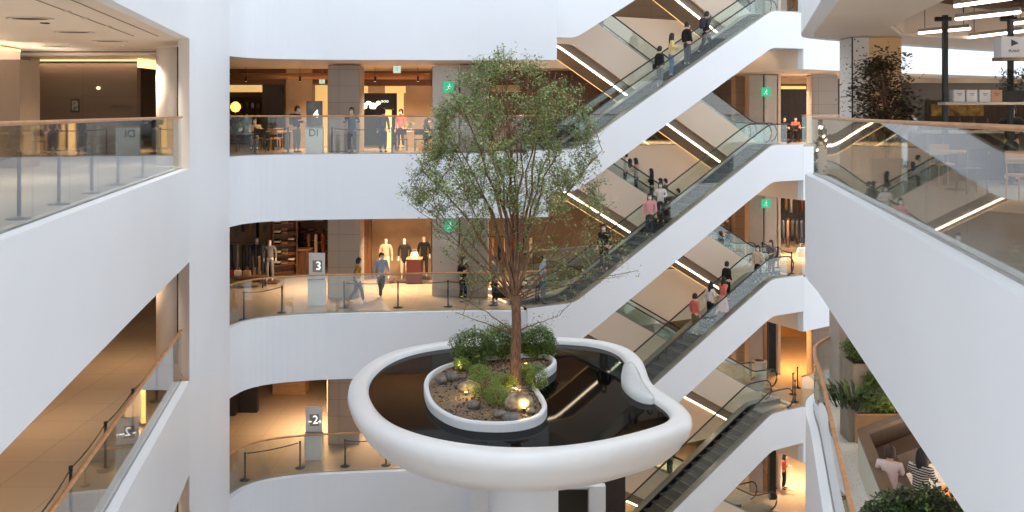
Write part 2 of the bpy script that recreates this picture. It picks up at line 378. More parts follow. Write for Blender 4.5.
def escalator(fb, rear):
    F = FL[fb]; o0 = 2.4 if rear else 0.0
    base = EL(1.0, o0)
    lab = (f'rear escalator rising leftwards between the {FN[fb]} floor and the floor above' if rear else
           f'front white sided escalator rising rightwards from the {FN[fb]} floor')
    R = root('escalator', (base[0], base[1], F), 0, lab, 'escalator', )
    off = Vector((base[0], base[1], F))
    def part(name, specs, m, par=None):
        mb = MB()
        for sp_ in specs:
            ts, f0, f1, a, b = sp_[:5]; vs, fs = strip(ts, f0, f1, o0+a, o0+b, F, rear, sp_[5] if len(sp_) > 5 else 0); mb.add([Vector(v)-off for v in vs], fs)
        return mb.build(name, m, par or R)
    ts = lin(-.5 if not rear else .2, 12.74 if not rear else 12.74, 70)
    part('side_panel', [(ts, -1.35, .15, 0, .1)], CREAM_LIT if rear else WHITE)
    part('side_panel', [(ts, -1.35, .15, 1.5, 1.6)], CREAM_LIT if rear else WHITE)
    part('soffit', [(ts, -1.34, -1.24, .1, 1.5)] + ([(ts, -1.35, -.97, .22, 1.6, .66)] if rear else []), SOFF if rear else WHITE)
    if rear:
        part('light_strip', [(ts, -1.41, -1.35, .20, .27, .66)], LED); part('light_strip', [(ts, -1.365, -1.35, 1.59, 1.61, .66)], LEDA)
    part('deck_cover', [(ts, .15, .19, .02, .3), (ts, .15, .19, 1.3, 1.58)], STEEL)
    part('skirt_board', [(ts, -.25, .15, .27, .3), (ts, -.25, .15, 1.3, 1.33)], BLACK)
    # steps
    a, b = ((T0, T0+RUN) if not rear else (12.43-RUN, 12.43)); n = 24; step = None
    for i in range(n):
        t = a+(b-a)*(i+.5)/n; z = zprof(t, F, rear); c = EL(t, o0+.8)
        if step is None:
            m_ = MB(); dz = RISE/n
            m_.box((0, 0, -.02), (RUN/n, 1.0, .04)); sgn = 1 if not rear else -1
            m_.box((sgn*(-RUN/n/2+.01), 0, -dz/2-.02), (.02, 1.0, dz))
            m_.m = 1
            for e in (-.47, .47): m_.box((0, e, .002), (RUN/n*.98, .03, .006))
            m_.box((sgn*(-RUN/n/2+.02), 0, .002), (.03, 1.0, .006))
            step = m_.build('step', [STEP, mat('step_edge_yellow', (120, 112, 90), .6, noise=.1)], R); o = step
        else: o = step.copy(); C.objects.link(o); o.parent = R
        o.location = Vector((c[0], c[1], z))-off; o.rotation_euler = (0, 0, A28)
    part('landing_plate', [([a-1.6, a-.1], -.05, .0, .3, 1.3), ([b+.1, b+1.6], -.05, .0, .3, 1.3)], STEEL)
    # balustrades with rounded newel ends
    g0, g1 = a-1.1, b+1.0
    for (q, gm) in ((.16, GLASSG), (1.42, GLASSG)):
        part('glass_balustrade', [(lin(g0, g1, 60), .19, .98, q, q+.012)], gm)
        pts = []
        for t in lin(g0, g1, 60): c = EL(t, o0+q); pts.append(Vector((c[0], c[1], zprof(t, F, rear)+1.0))-off)
        def newel(t, sgn):
            r = []
            for k in range(1, 8):
                th = PI*k/7; c = EL(t+sgn*.36*math.sin(th), o0+q); r.append(Vector((c[0], c[1], zprof(t, F, rear)+.6+.4*math.cos(th)))-off)
            return r
        pts = newel(g0, -1)[::-1]+pts+newel(g1, 1)
        MB().tube(pts, .035, 6, flat=.03).build('handrail', RUBBER, R)
    return R
for fb in (5, 4, 3, 2, 1): escalator(fb, False)
for fb in (5, 4, 3, 2, 1): escalator(fb, True)

# ------------------------------------------------------------------ floating garden basin
PZ = -5.72          # rim top
WZ = PZ-.16
rim_px = [(365.5, 397), (377, 417), (389, 427), (408, 435.5), (429, 442), (457, 448), (488, 451.5), (512, 452.5), (535, 452.5), (561, 451), (586.5, 448), (617, 442), (645.7, 434), (661, 429), (672, 424), (672, 416),
          (660, 407), (645, 399), (634, 390), (628, 381), (627, 371), (626, 363), (619, 355), (608, 350.5), (594, 347), (577, 345.3), (559, 344.3), (520, 343.5), (480, 345), (448, 348.7), (428, 351.5), (409, 355), (392, 362), (378, 371), (368, 383)]
WAT = smooth_closed([at(x, y, WZ) for x, y in rim_px], 4)
def area2(p): return sum(p[i][0]*p[(i+1) % len(p)][1]-p[(i+1) % len(p)][0]*p[i][1] for i in range(len(p)))
if area2(WAT) < 0: WAT = WAT[::-1]
def relax(p, k):
    for _ in range(k): p = [((p[i-1][0]+p[i][0]*2+p[(i+1) % len(p)][0])/4, (p[i-1][1]+p[i][1]*2+p[(i+1) % len(p)][1])/4) for i in range(len(p))]
    return p
WAT = relax(WAT, 4)
cxw = sum(p[0] for p in WAT)/len(WAT); cyw = sum(p[1] for p in WAT)/len(WAT)
isl = root('hanging_garden_basin', (cxw, cyw, PZ-1.2), 0, 'big white rounded garden basin with black water floating in the middle of the atrium', 'basin')
loc = lambda p, z: (p[0]-cxw, p[1]-cyw, z-(PZ-1.2))
def grow(d):
    g = WAT; k = 6
    for _ in range(k): g = relax(offset(g, -d/k, True), 3)
    return g
rings = []
for d, z in [(0, WZ-.05), (.03, PZ-.06), (.10, PZ-.015), (.20, PZ), (.36, PZ-.005), (.47, PZ-.04), (.54, PZ-.12), (.56, PZ-.25), (.50, PZ-.42), (.36, PZ-.6)]:
    rings.append([loc(p, z) for p in grow(d)])
gl = grow(.36)
for k in range(1, 10):
    u = k/9; sc_ = 1-.55*u**1.6; zz = PZ-.6-.95*math.sin(u*PI/2)**1.1
    ccx, ccy = .15, 23.9
    rings.append([loc((ccx+(p[0]-ccx)*sc_, ccy+(p[1]-ccy)*sc_), zz) for p in gl])
mb = MB(); mb.smooth = True; mb.ring([r[::-1] for r in rings], cap=False)
n_ = len(WAT); mb.smooth = False; mb.add(rings[-1], [tuple(range(n_))[::-1]])
mb.build('basin_shell', mat('white_basin_finish', (236, 238, 240), .28, noise=.02), isl)
wat = mat('black_water', (6, 7, 8), .03, spec=.05)
mb = MB(); mb.prism([loc(p, 0)[:2] for p in grow(.02)], WZ-(PZ-1.2)-.1, WZ-(PZ-1.2)); mb.build('water', wat, isl)
# overflow lip on the inner bend of the rim
lipc = at(641, 378, PZ)
pts = [at(x, y, PZ) for x, y in [(630, 361), (634, 372), (637, 382), (645, 392), (653, 398)]]
mb = MB(); q1 = smooth(pts, 4); q0 = offset(q1, .16); q2 = offset(q1, -.40)
mb.smooth = True
rg = []
for k_, (a, b, c) in enumerate(zip(q0, q1, q2)):
    w_ = .12+.88*math.sin(PI*k_/(len(q1)-1))**.6; a = tuple(b[i]+(a[i]-b[i])*w_ for i in (0, 1)); c = tuple(b[i]+(c[i]-b[i])*w_ for i in (0, 1))
    rg.append([loc(a, PZ-.1), loc(a, PZ-.02+.05*w_), loc(b, PZ-.02+.07*w_), loc(c, PZ-.03+.05*w_), loc(c, PZ-.3), loc(b, PZ-.4)])
mb.ring(rg); mb.build('overflow_lip', mat('frosted_lip', (214, 222, 226), .2, noise=.05), isl)
# thick column that carries the basin
st(MB().lathe([(1.35, PZ-1.3), (1.0, PZ-1.7), (.95, PZ-2.6), (.95, -16.5)], (.3, 24.3, 0), 40), 'trim_1', WHITE)

in_px = [(423.5, 385), (425, 376), (431, 369.5), (441, 364), (452, 360.5), (464, 358), (482, 355.2), (500, 353.2), (519, 352), (535, 351.5), (547, 352.5), (555, 355.5), (557, 361), (550, 367), (541, 372.5), (536.5, 380), (539, 388), (545, 396), (547.5, 404.5), (543, 412), (533, 417), (520, 420), (503, 421.5), (480, 421), (462, 418.5), (448, 414), (437, 407.5), (428, 399)]
IZ = PZ+.06
PIN = smooth_closed([at(x, y+1.5, IZ) for x, y in in_px], 3)
if area2(PIN) < 0: PIN = PIN[::-1]
PIN = relax(PIN, 2)
pl = root('garden_planter', (cxw, cyw, WZ), 0, 'kidney shaped white planter filled with gravel in the black pool', 'planter')
pc = lambda p, z: (p[0]-cxw, p[1]-cyw, z-WZ)
rg = []
for d, z in [(.02, WZ-.06), (0, WZ), (-.0, IZ-.04), (.02, IZ), (.11, IZ), (.13, IZ-.05), (.14, WZ)]:
    rg.append([pc(p, z) for p in offset(PIN, d, True)])
mb = MB(); mb.smooth = False; mb.ring(rg, cap=False); mb.build('planter_rim', WHITE, pl)
GR = mat('brown_gravel', (132, 112, 94), .9, rgb2=(50, 42, 36), scale=26, voro=True, bump=.6)
# gravel bed, slightly mounded towards the trunk
TB = at(515.5, 384, PZ+.12)
bed = offset(PIN, .13, True); rg = []
for k in range(0, 9):
    u = 1-k/8*.96
    rg.append([(p[0]*u+TB[0]*(1-u)-cxw, p[1]*u+TB[1]*(1-u)-cyw, IZ-.10-WZ+.20*(1-u)+random.uniform(-.008, .008)) for p in bed])
mb = MB(); mb.smooth = True; mb.ring(rg, cap=False); n_ = len(bed); mb.add(rg[-1], [tuple(range(n_))])
tag(mb.build('gravel', GR, None, (cxw, cyw, WZ)), 'brown gravel bed inside the white kidney shaped planter', 'gravel', kind='stuff')
ns_ = 2400; mb = MB(); rnd = random.Random(3); cnt = 0
while cnt < ns_:
    a = rnd.randrange(len(bed)); u = math.sqrt(rnd.random())*.97; p = bed[a]; q = bed[(a+1) % len(bed)]; v = rnd.random()
    x = (p[0]*(1-v)+q[0]*v)*u+TB[0]*(1-u); y = (p[1]*(1-v)+q[1]*v)*u+TB[1]*(1-u)
    mb.m = rnd.randrange(3); r = rnd.uniform(.015, .042)
    mb.blob((x-cxw, y-cyw, IZ-.10-WZ+.2*(1-u)+r*.3), (2*r, 2*r*rnd.uniform(.7, 1), r*1.3), rnd.random(), .1, 6, 3); cnt += 1
tag(mb.build('pebbles', [mat('pebble_tan', (176, 142, 104), .8, noise=.2), mat('pebble_grey', (120, 110, 104), .8, noise=.2), mat('pebble_dark', (66, 56, 50), .8, noise=.2)], None, (cxw, cyw, WZ)), 'small loose tan and grey pebbles strewn over the planter gravel', 'pebbles', kind='stuff')
ROCKL = mat('pale_rock', (196, 176, 146), .85, rgb2=(120, 104, 84), scale=6, bump=.7)
ROCKG = mat('grey_rock', (138, 134, 130), .85, rgb2=(96, 92, 90), scale=8, bump=.6)
for i, (x, y, wpx, hpx, m, lab) in enumerate([
    (519, 401, 28, 22, ROCKL, 'large pale boulder lit by a spotlight in front of the tree trunk'),
    (470, 386, 22, 15, ROCKL, 'pale yellow lit rock left of the tree among the fern'),
    (452, 376, 13, 11, ROCKG, 'round grey rock at the back left of the gravel bed'),
    (441, 379, 13, 9, ROCKG, 'flat grey rock at the left rim of the planter'),
    (473, 404, 13, 9, ROCKG, 'grey rock lying alone on open gravel left of the fern'),
    (499, 413, 13, 8, ROCKG, 'small grey stone before the fern at the planter front'),
    (511, 416, 18, 9, ROCKG, 'wide dark grey stone at the front rim below the boulder'),
    (537, 366, 11, 10, ROCKG, 'grey rock at the back right tip of the planter'),
    (531, 410, 10, 7, ROCKG, 'small brown grey stone at the right front of the planter')]):
    p = at(x, y+hpx*.35, IZ-.02); s = FPX/p[1]
    b = MB(); b.blob((0, 0, 0), (wpx/s, wpx/s*.75, hpx/s*.9), i+5, .07, 16, 10)
    o = b.build('rock', m, None, (p[0], p[1], IZ-.02+hpx/s*.28)); tag(o, lab, 'rock')
# garden spotlights
for i, (x, y, lab, tgt) in enumerate([(524, 411, 'small garden spotlight at the foot of the big boulder', (0, .12, .25)), (516, 392, 'small garden spotlight shining up the tree trunk', (0, 0, .3)), (466, 395, 'small garden spotlight beside the yellow lit rock', (0, .1, .2)),
                           (526, 366, 'small garden spotlight behind the tree trunk', (-.1, 0, .25)), (459, 368, 'tiny garden spotlight in the shrub at the back left', (0, 0, .2))]):
    p = at(x, y, IZ); r = root('garden_spotlight', (p[0], p[1], IZ-.05), 0, lab, 'spotlight')
    MB().cyl((0, 0, 0), .008, -.02, .08, 8).build('spike', BLACK, r)
    MB().lathe([(.03, .06), (.04, .12), (.035, .12)], (0, 0, 0), 12).build('lamp_head', BLACK, r)
    MB().cyl((0, 0, 0), .032, .121, .13, 12).build('lens', mat('spot_lens', (255, 214, 120), .3, emit=6), r)
    l = bpy.data.lights.new('spotlight_light', 'POINT'); l.energy = 6 if i == 0 else 4.5; l.color = (1, .72, .28); l.shadow_soft_size = .03
    lo = bpy.data.objects.new('spotlight_light', l); lo.parent = r; lo.location = (0, -.03 if i != 2 else -.1, .22); C.objects.link(lo)

# ------------------------------------------------------------------ plants
def leafmat(n, a, b, tr=.25):
    m = mat(n, a, .55, rgb2=b, scale=2.5); m.node_tree.nodes['Principled BSDF'].inputs['Subsurface Weight'].default_value = 0
    return m
LEAF = leafmat('tree_leaf_green', (134, 150, 88), (90, 108, 60)); LEAF2 = leafmat('tree_leaf_light', (172, 190, 122), (126, 150, 84))
BARK = mat('brown_bark', (146, 108, 82), .85, rgb2=(92, 66, 50), scale=7, stretch=(4, 4, .8), bump=.5)
def leaf(mb, p, s, rnd, flat=.5):
    a = rnd.uniform(0, 2*PI); e = rnd.uniform(-flat, flat); d = Vector((math.cos(a)*math.cos(e), math.sin(a)*math.cos(e), math.sin(e)))
    w_ = d.cross(Vector((rnd.uniform(-.6, .6), rnd.uniform(-.6, .6), 1))).normalized(); p = Vector(p)
    mb.add([p, p+d*s*.5+w_*s*.26, p+d*s, p+d*s*.5-w_*s*.26], [(0, 1, 2, 3)])
rnd = random.Random(11)
tz = IZ+.08
tree = root('tree', (TB[0], TB[1], tz), 0, 'tall slender green tree growing from the planter in the black pool', 'tree')
tw = MB(); sT = FPX/TB[1]
def tp(px, py, dy=0): return Vector(((px-515.5)/sT, dy, (384-py)/sT))
trunk_pts = [(0, 0, -.15), (0.01, 0, .0), (0.0, .0, .8), (.03, .01, 1.6), (.0, 0, 2.3)]
tw.tube(trunk_pts, [.24, .165, .14, .13, .12], 12, r1=1)
tips = []
def branch(p0, p1, r0, r1, bow=.3, n=7, wob=.05):
    p0, p1 = Vector(p0), Vector(p1); L = (p1-p0).length; pts = []
    h = Vector(((p1.x-p0.x), (p1.y-p0.y), 0))
    for i in range(n+1):
        u = i/n; q = p0+(p1-p0)*u + h*bow*(u*u-u) + Vector((rnd.uniform(-1, 1), rnd.uniform(-1, 1), rnd.uniform(-.5, .5)))*wob*L*.25*math.sin(PI*u)
        pts.append(q)
    tw.tube(pts, [r0+(r1-r0)*i/n for i in range(n+1)], 6 if r0 > .02 else 4, r1=1)
    return pts
limbs = []
main = [(430, 110, .5), (455, 85, -.6), (480, 75, .5), (505, 58, -.3), (497, 46, .1), (503, 44, -.1), (530, 62, .6), (555, 75, -.5), (580, 105, .3), (425, 170, -.7), (600, 150, -.6), (540, 90, -1.0), (480, 110, 1.1), (515, 100, 1.2), (560, 130, .9), (445, 130, 1.0)]
for i, (x, y, d) in enumerate(main):
    z0 = rnd.uniform(1.9, 2.5); e = tp(x, y, d)
    limbs.append(branch((0, 0, z0), e, rnd.uniform(.040, .060), .008, .55, 10, .06))
low = [(412, 185, -.3), (428, 225, .5), (448, 262, .6), (470, 300, -.4), (600, 230, .4), (622, 262, -.2), (588, 255, .9), (560, 318, .2), (612, 200, -.6), (438, 150, .2), (455, 315, .2), (405, 205, .6), (638, 272, .1)]
for (x, y, d) in low:
    z0 = rnd.uniform(1.0, 1.6) if y > 290 else rnd.uniform(1.8, 2.3); limbs.append(branch((0, 0, z0), tp(x, y, d), .024, .006, .2, 9, .10))
nodes = [(p, i) for L in limbs for i, p in enumerate(L) if i >= 2]
def env(py):
    tab = [(48, -12, 4), (60, -28, 14), (75, -55, 45), (100, -75, 68), (130, -82, 80), (160, -98, 82), (190, -108, 82), (220, -100, 92), (250, -78, 112), (275, -58, 118), (300, -40, 60), (325, -30, 30)]
    for a, b in zip(tab, tab[1:]):
        if a[0] <= py <= b[0]:
            u = (py-a[0])/(b[0]-a[0]); return a[1]+(b[1]-a[1])*u, a[2]+(b[2]-a[2])*u
    return -10, 10
lv = MB()
ntip = 0
while ntip < 560:
    py = rnd.choice([rnd.uniform(62, 200), rnd.uniform(55, 250), rnd.uniform(90, 230), rnd.uniform(150, 290)]); a, b = env(py)
    px = rnd.uniform(a, b); wpx = (b-a)/2
    core = 1-abs((px-(a+b)/2)/wpx)
    if py > 210 and rnd.random() < .3: continue
    rad = max(.15, wpx/sT*.95)*math.sqrt(max(.05, 1-((px-(a+b)/2)/wpx)**2)); dy = rnd.uniform(-rad, rad)
    t = Vector((px/sT, dy, (384-py)/sT))
    best = min((n for n in nodes if n[0].z < t.z-.1), key=lambda n: (n[0]-t).length+.25*(t.z-n[0].z < .3), default=None)
    if best is None: continue
    if (best[0]-t).length > 2.4: continue
    pts = branch(best[0], t, .010, .004, .25, 5, .12)
    nodes.append((pts[3], 3)); ntip += 1
    dens = rnd.uniform(.6, 1.3)*(1.2 if py < 210 else .75)
    for k in range(int(4*dens)+1):
        q0 = pts[rnd.randrange(2, 6)]; d = Vector((rnd.uniform(-1, 1), rnd.uniform(-1, 1), rnd.uniform(-.1, 1))).normalized()*rnd.uniform(.2, .45)
        tw.tube([q0, q0+d*.5+Vector((0, 0, .02)), q0+d], .003, 3, r1=.002)
        for j in range(int(12*dens)):
            u = rnd.random(); p = q0+d*u+Vector((rnd.gauss(0, .05), rnd.gauss(0, .05), rnd.gauss(0, .05)))
            lv.m = rnd.random() < .4; leaf(lv, p, rnd.uniform(.055, .10), rnd, .9)
for L in limbs[16:]:
    for p in L[4:]:
        for j in range(12):
            lv.m = rnd.random() < .5; leaf(lv, p+Vector((rnd.gauss(0, .13), rnd.gauss(0, .13), rnd.gauss(0, .1))), rnd.uniform(.05, .08), rnd, .9)
tw.build('trunk', BARK, tree)
lv.build('foliage', [LEAF, LEAF2], tree)
print('leaves', len(lv.f))

def shrub(name, loc_, d, n, ls, mats, label, cat='shrub', seed=1, stems=10, group=None):
    r_ = random.Random(seed); R = root(name, loc_, 0, label, cat, group); a = MB(); b = MB()
    for i in range(stems):
        an = r_.uniform(0, 2*PI); e = Vector((math.cos(an)*d[0]*.4*r_.random(), math.sin(an)*d[1]*.4*r_.random(), d[2]*r_.uniform(.6, .9)))
        a.tube([(0, 0, -.02), e*.5+Vector((0, 0, .05)), e], .012, 4, r1=.004)
    for i in range(n):
        th = r_.uniform(0, 2*PI); u = r_.uniform(-1, 1); q = math.sqrt(1-u*u); rr = r_.uniform(.55, 1.0)*(1+.16*math.sin(3*th+seed)*math.cos(2.2*u+seed))
        p = (d[0]/2*q*math.cos(th)*rr, d[1]/2*q*math.sin(th)*rr, d[2]/2+d[2]/2*u*rr)
        b.m = r_.random() < .4; leaf(b, p, ls*r_.uniform(.7, 1.3), r_, .9)
    a.build('stem', BARK, R); b.build('foliage', mats, R); return R
SH1 = leafmat('shrub_green', (96, 126, 56), (56, 78, 34)); SH2 = leafmat('shrub_light', (142, 168, 78), (100, 124, 54))
GR1 = leafmat('grass_green', (136, 164, 66), (92, 118, 44)); GR2 = leafmat('grass_light', (176, 196, 92), (130, 152, 60))
for i, (x, y, wpx, hpx, lab) in enumerate([(474, 364, 50, 38, 'dark green bushy shrub at the back left of the tree trunk'), (502, 357, 46, 36, 'dark green shrub directly behind the tree trunk'), (537, 356, 42, 33, 'dark green shrub at the back right of the planter')]):
    p = at(x, y, IZ); s = FPX/p[1]; shrub('shrub', (p[0], p[1], IZ-.05), (wpx/s, wpx/s*.6, hpx/s), 5200, .065, [SH1, SH2], lab, seed=i+3)
def fern(loc_, rad, h, n, mats, label, cat='fern', seed=1, w_=.012, name='fern'):
    r_ = random.Random(seed); R = root(name, loc_, 0, label, cat); b = MB()
    for i in range(n):
        an = r_.uniform(0, 2*PI); rr = rad*math.sqrt(r_.random()); x0, y0 = math.cos(an)*rr*.6, math.sin(an)*rr*.6
        L = h*r_.uniform(.6, 1.1); ex, ey = x0+math.cos(an)*rad*r_.uniform(.1, .6), y0+math.sin(an)*rad*r_.uniform(.1, .6)
        side = Vector((-math.sin(an), math.cos(an), 0))*w_
        P = [Vector((x0, y0, 0)), Vector((x0*.6+ex*.4, y0*.6+ey*.4, L*.7)), Vector((ex, ey, L*r_.uniform(.6, 1.0)))]
        b.m = r_.random() < .4
        b.add([P[0]-side*.5, P[0]+side*.5, P[1]+side, P[1]-side, P[2]], [(0, 1, 2, 3), (3, 2, 4)])
    b.build('fronds', mats, R); return R
for i, (x, y, wpx, hpx, lab) in enumerate([(484, 397, 32, 28, 'bright green feathery fern between the two lit rocks'), (497, 404, 26, 20, 'light green fern in front of the tree trunk'), (505, 388, 24, 16, 'low green fern growing round the trunk base'),
                                           (537, 388, 22, 24, 'feathery green fern at the right bend of the planter'), (478, 378, 20, 15, 'small green fern left of the trunk'), (462, 369, 16, 12, 'tiny yellow green tuft at the left of the back shrub'), (528, 380, 16, 18, 'small green fern right of the tree trunk')]):
    p = at(x, y, IZ); s = FPX/p[1]; shrub('fern', (p[0], p[1], IZ-.04), (wpx/s*1.15, wpx/s*.9, hpx/s*1.05), 1900, .04, [GR1, GR2], lab, 'fern', seed=i+40, stems=14)

# ------------------------------------------------------------------ stanchions with belts
stan0 = None
def stanchion(p, z, label, nxt=None, h=.95, grp=None):
    R = root('belt_stanchion', (p[0], p[1], z), 0, label, 'stanchion', grp)
    global stan0
    if stan0 is None:
        a = MB().lathe([(.17, 0), (.17, .015), (.06, .03), (.03, .05)], n=20).build('base', BLACK, R)
        b = MB().cyl((0, 0, 0), .028, .03, h-.08, 12).build('post', BLACK, R)
        c = MB().lathe([(.034, h-.09), (.036, h-.01), (.03, h), (.01, h)], n=12).build('belt_head', BLACK, R)
        stan0 = [a, b, c]
    else:
        for a in stan0: o = a.copy(); C.objects.link(o); o.parent = R
    if nxt:
        d = Vector((nxt[0]-p[0], nxt[1]-p[1], 0)); L = d.length; a = math.atan2(d.y, d.x)
        n = MB(); n.tube([(math.cos(a)*L*u, math.sin(a)*L*u, h-.05-.05*4*u*(1-u)) for u in lin(.03 if L > 0 else 0, 1-.03, 7)], .004, 4, flat=.024)
        n.build('belt', BLACK, R)
    return R
ORD = ['first', 'second', 'third', 'fourth', 'fifth', 'sixth', 'seventh', 'eighth']
def row(pts, z, where, grp, gaps=()):
    for i, p in enumerate(pts):
        stanchion(p, z, f'black belt stanchion, {ORD[i]} {where}', pts[i+1] if i+1 < len(pts) and i not in gaps else None, grp=grp)
row([(-6.3, 9.6), (-6.9, 12.6), (-7.35, 14.6), (-7.75, 16.6), (-8.1, 18.5), (-8.45, 20.6)], 0, 'from the near end behind the left glass of the fourth floor', 'stanchions behind the left fourth floor glass')
row([(-7.1, 13.3), (-7.55, 15.4), (-7.95, 17.6), (-8.3, 19.7), (-8.6, 21.8)], FL[3], 'from the near end along the left third floor gallery', 'stanchions along the left third floor gallery')
def fpt(px, py, f): return at(px, py, FL[f])
row([fpt(x, y, 3) for x, y in [(244, 319.5), (282, 312.5), (344, 308), (398, 307.5), (448, 306.5), (493, 305.5), (536, 304)]], FL[3], 'from the left on the back gallery of the third floor', 'stanchions on the third floor back gallery', gaps=(1,))
row([fpt(x, y, 2) for x, y in [(245, 480), (300, 468), (345, 466), (386, 465)]], FL[2], 'from the left on the back gallery of the second floor', 'stanchions on the second floor back gallery', gaps=(1,))
row([(XY(x, 32.6), 32.6) for x in (255, 288, 332, 392, 440)], 0, 'from the left on the back gallery of the fourth floor', 'stanchions on the fourth floor back gallery', gaps=(1,))
row([EL(13.3, 1.2), EL(13.9, 2.6), EL(14.3, 4.0)], FL[3], 'from the escalator in the right third floor lobby', 'stanchions in the right third floor lobby')
row([EL(13.3, 1.0), EL(14.0, 1.8), EL(14.9, 2.4)], FL[2], 'from the escalator in the right second floor lobby', 'stanchions in the right second floor lobby')

# ------------------------------------------------------------------ lettering
def text(body, size, loc_, m, parent=None, rz=0, name='lettering', ext=.004, align='CENTER', rx=PI/2):
    c = bpy.data.curves.new(name, 'FONT'); c.body = body; c.size = size; c.extrude = ext; c.align_x = align; c.align_y = 'CENTER'
    c.materials.append(m); o = bpy.data.objects.new(name, c); C.objects.link(o)
    dg = bpy.context.evaluated_depsgraph_get(); dg.update(); me = bpy.data.meshes.new_from_object(o.evaluated_get(dg)); me.name = name
    bpy.data.objects.remove(o); bpy.data.curves.remove(c); o = bpy.data.objects.new(name, me); C.objects.link(o); o.location = loc_; o.rotation_euler = (rx, 0, rz)
    if parent: o.parent = parent
    return o
WTXT = mat('white_lettering', (245, 245, 240), .5, emit=1.2); WPRINT = mat('white_print', (240, 240, 236), .6)
KGREY = mat('directory_grey', (120, 118, 112), .4, rgb2=(70, 66, 60), scale=2.2)
KWHITE = mat('directory_white', (226, 226, 224), .4, noise=.05)
def kiosk(px, f, Y, num, extra, rz=0.0, hi=1.9):
    z = FL[f]; R = root('floor_directory', (XY(px, Y), Y, z), rz, f'floor directory stand with the number {num} on the {FN[f]} floor back gallery', 'directory stand')
    MB().box((0, 0, .48), (.62, .3, .96), bev=.02).build('cabinet', KWHITE, R); cab = R.children[0]
    pn = MB().box((0, 0, 1.43), (.58, .06, .94), bev=.01).build('sign_panel', KGREY if num == '4' else KWHITE, R)
    MB().box((0, -.14, .99), (.60, .3, .03)).build('shelf', STEEL, R)
    text(num, .42, (.06, -.04, 1.42), WTXT if num == '4' else mat('grey_number_'+num, (250, 250, 250), .5, emit=1.0), pn, name='number')
    if num == '3' or num == '2': MB().box((0.02, -.034, 1.42), (.34, .012, .42)).build('number_field', mat('number_field_grey', (150, 146, 140), .5), pn)
    if extra: text(extra, .36, (0, -.165, .74), mat('dark_lettering', (60, 76, 72), .5), cab, name='letters')
    if num == '2': text('-  -', .4, (.04, -.045, 1.4), WTXT, pn, name='dash')
    return R
kiosk(314.5, 4, 32.5, '4', 'DI'); kiosk(317, 3, 32.6, '3', None); kiosk(314, 2, 32.4, '2', None)
EXG = mat('exit_sign_green', (40, 160, 120), .4, emit=.7); EXW = mat('exit_sign_white', (214, 236, 224), .4, emit=.35)
def exit_sign(px, py, Y, label, white=False, s=.42):
    x, z = XY(px, Y), ZY(py, Y); R = root('exit_sign', (x, Y, z-s/2), 0, label, 'exit sign')
    MB().box((0, 0, s/2), (s*1.05, .06, s), bev=.01).build('housing', EXW if white else EXG, R)
    m = MB(); k = s/.42
    m.lathe([(.001, -.03*k), (.03*k, 0), (.001, .03*k)], (.02*k, -.034, s*.78), 8)
    for a, b in [((.02, .27), (-.02, .17)), ((-.02, .17), (.05, .12)), ((.05, .12), (.02, .05)), ((-.02, .17), (-.07, .10)), ((-.07, .10), (-.12, .10)), ((.01, .25), (.08, .21)), ((.01, .25), (-.06, .22))]:
        m.tube([(a[0]*k, -.036, a[1]*k+.02), (b[0]*k, -.036, b[1]*k+.02)], .016*k, 4)
    m.build('running_figure', EXG if white else EXW, R)
    fl_ = max(v for v in FL.values() if v < z); MB().tube([(0, 0, s), (0, 0, fl_+3.42-z+s/2)], .008, 4).build('hanger', STEEL, R)
exit_sign(397, 69.5, 33.6, 'small white and green exit sign hanging right of the left stone column', True, .26)
exit_sign(322, 81, 37.2, 'small white and green exit sign left of the stone column', True, .22)
exit_sign(449, 87.5, 33.7, 'green exit sign on the pale panel behind the tree on the fourth floor')
exit_sign(450, 226, 33.7, 'green exit sign behind the tree on the third floor')
exit_sign(766, 92, 42.2, 'green exit sign in the right lobby of the fourth floor')
exit_sign(766, 203.5, 42.2, 'green exit sign in the right lobby of the third floor')

# ------------------------------------------------------------------ columns and back shops
def column(pxa, pxb, Y, f, m, dep=1.1, name='column', label=None):
    x0, x1 = XY(pxa, Y), XY(pxb, Y); z = FL[f]; o = MB().box(((x0+x1)/2, Y+dep/2, z+1.63), (x1-x0, dep, 3.26), bev=.03).build(name, m)
    return tag(o, kind='structure')
for f in (5, 4, 3, 2, 1):
    column(327.5, 359.5, 33.8, f, GREYST); column(460, 488, 33.9, f, GREYST)
    column(432, 459, 34.2, f, mat('satin_panel', (196, 186, 176), .18, noise=.1, scale=1.5, spec=.8) if f != 2 else GREYST, .5)
    column(749, 763, 42.6, f, mat('lit_grey_panel', (176, 166, 156), .5, noise=.08), .8)
    column(735, 748, 45, f, GREYST, .8)
    column(812, 838, 42, f, GREYST, .8)
    if f >= 3: column(764.5, 777, 42.8, f, mat('white_lobby_wall', (200, 192, 184), .5, noise=.05), .3)
def wbox(pxa, pya, pxb, pyb, Y, dep, m, name=None):
    x0, x1, z1, z0 = XY(pxa, Y), XY(pxb, Y), ZY(pya, Y), ZY(pyb, Y)
    return MB().box(((x0+x1)/2, Y+dep/2, (z0+z1)/2), (abs(x1-x0), dep, abs(z1-z0)))
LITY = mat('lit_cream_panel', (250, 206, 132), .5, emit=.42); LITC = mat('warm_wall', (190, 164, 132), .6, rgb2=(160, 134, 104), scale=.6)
WALLB = mat('beige_shop_wall', (168, 140, 110), .6, rgb2=(142, 116, 88), scale=.8)
# shop partitions = part of the building
def shopwall(pxa, pya, pxb, pyb, Y, dep, m, n='wall_shop'): return st(wbox(pxa, pya, pxb, pyb, Y, dep, m), n, m)
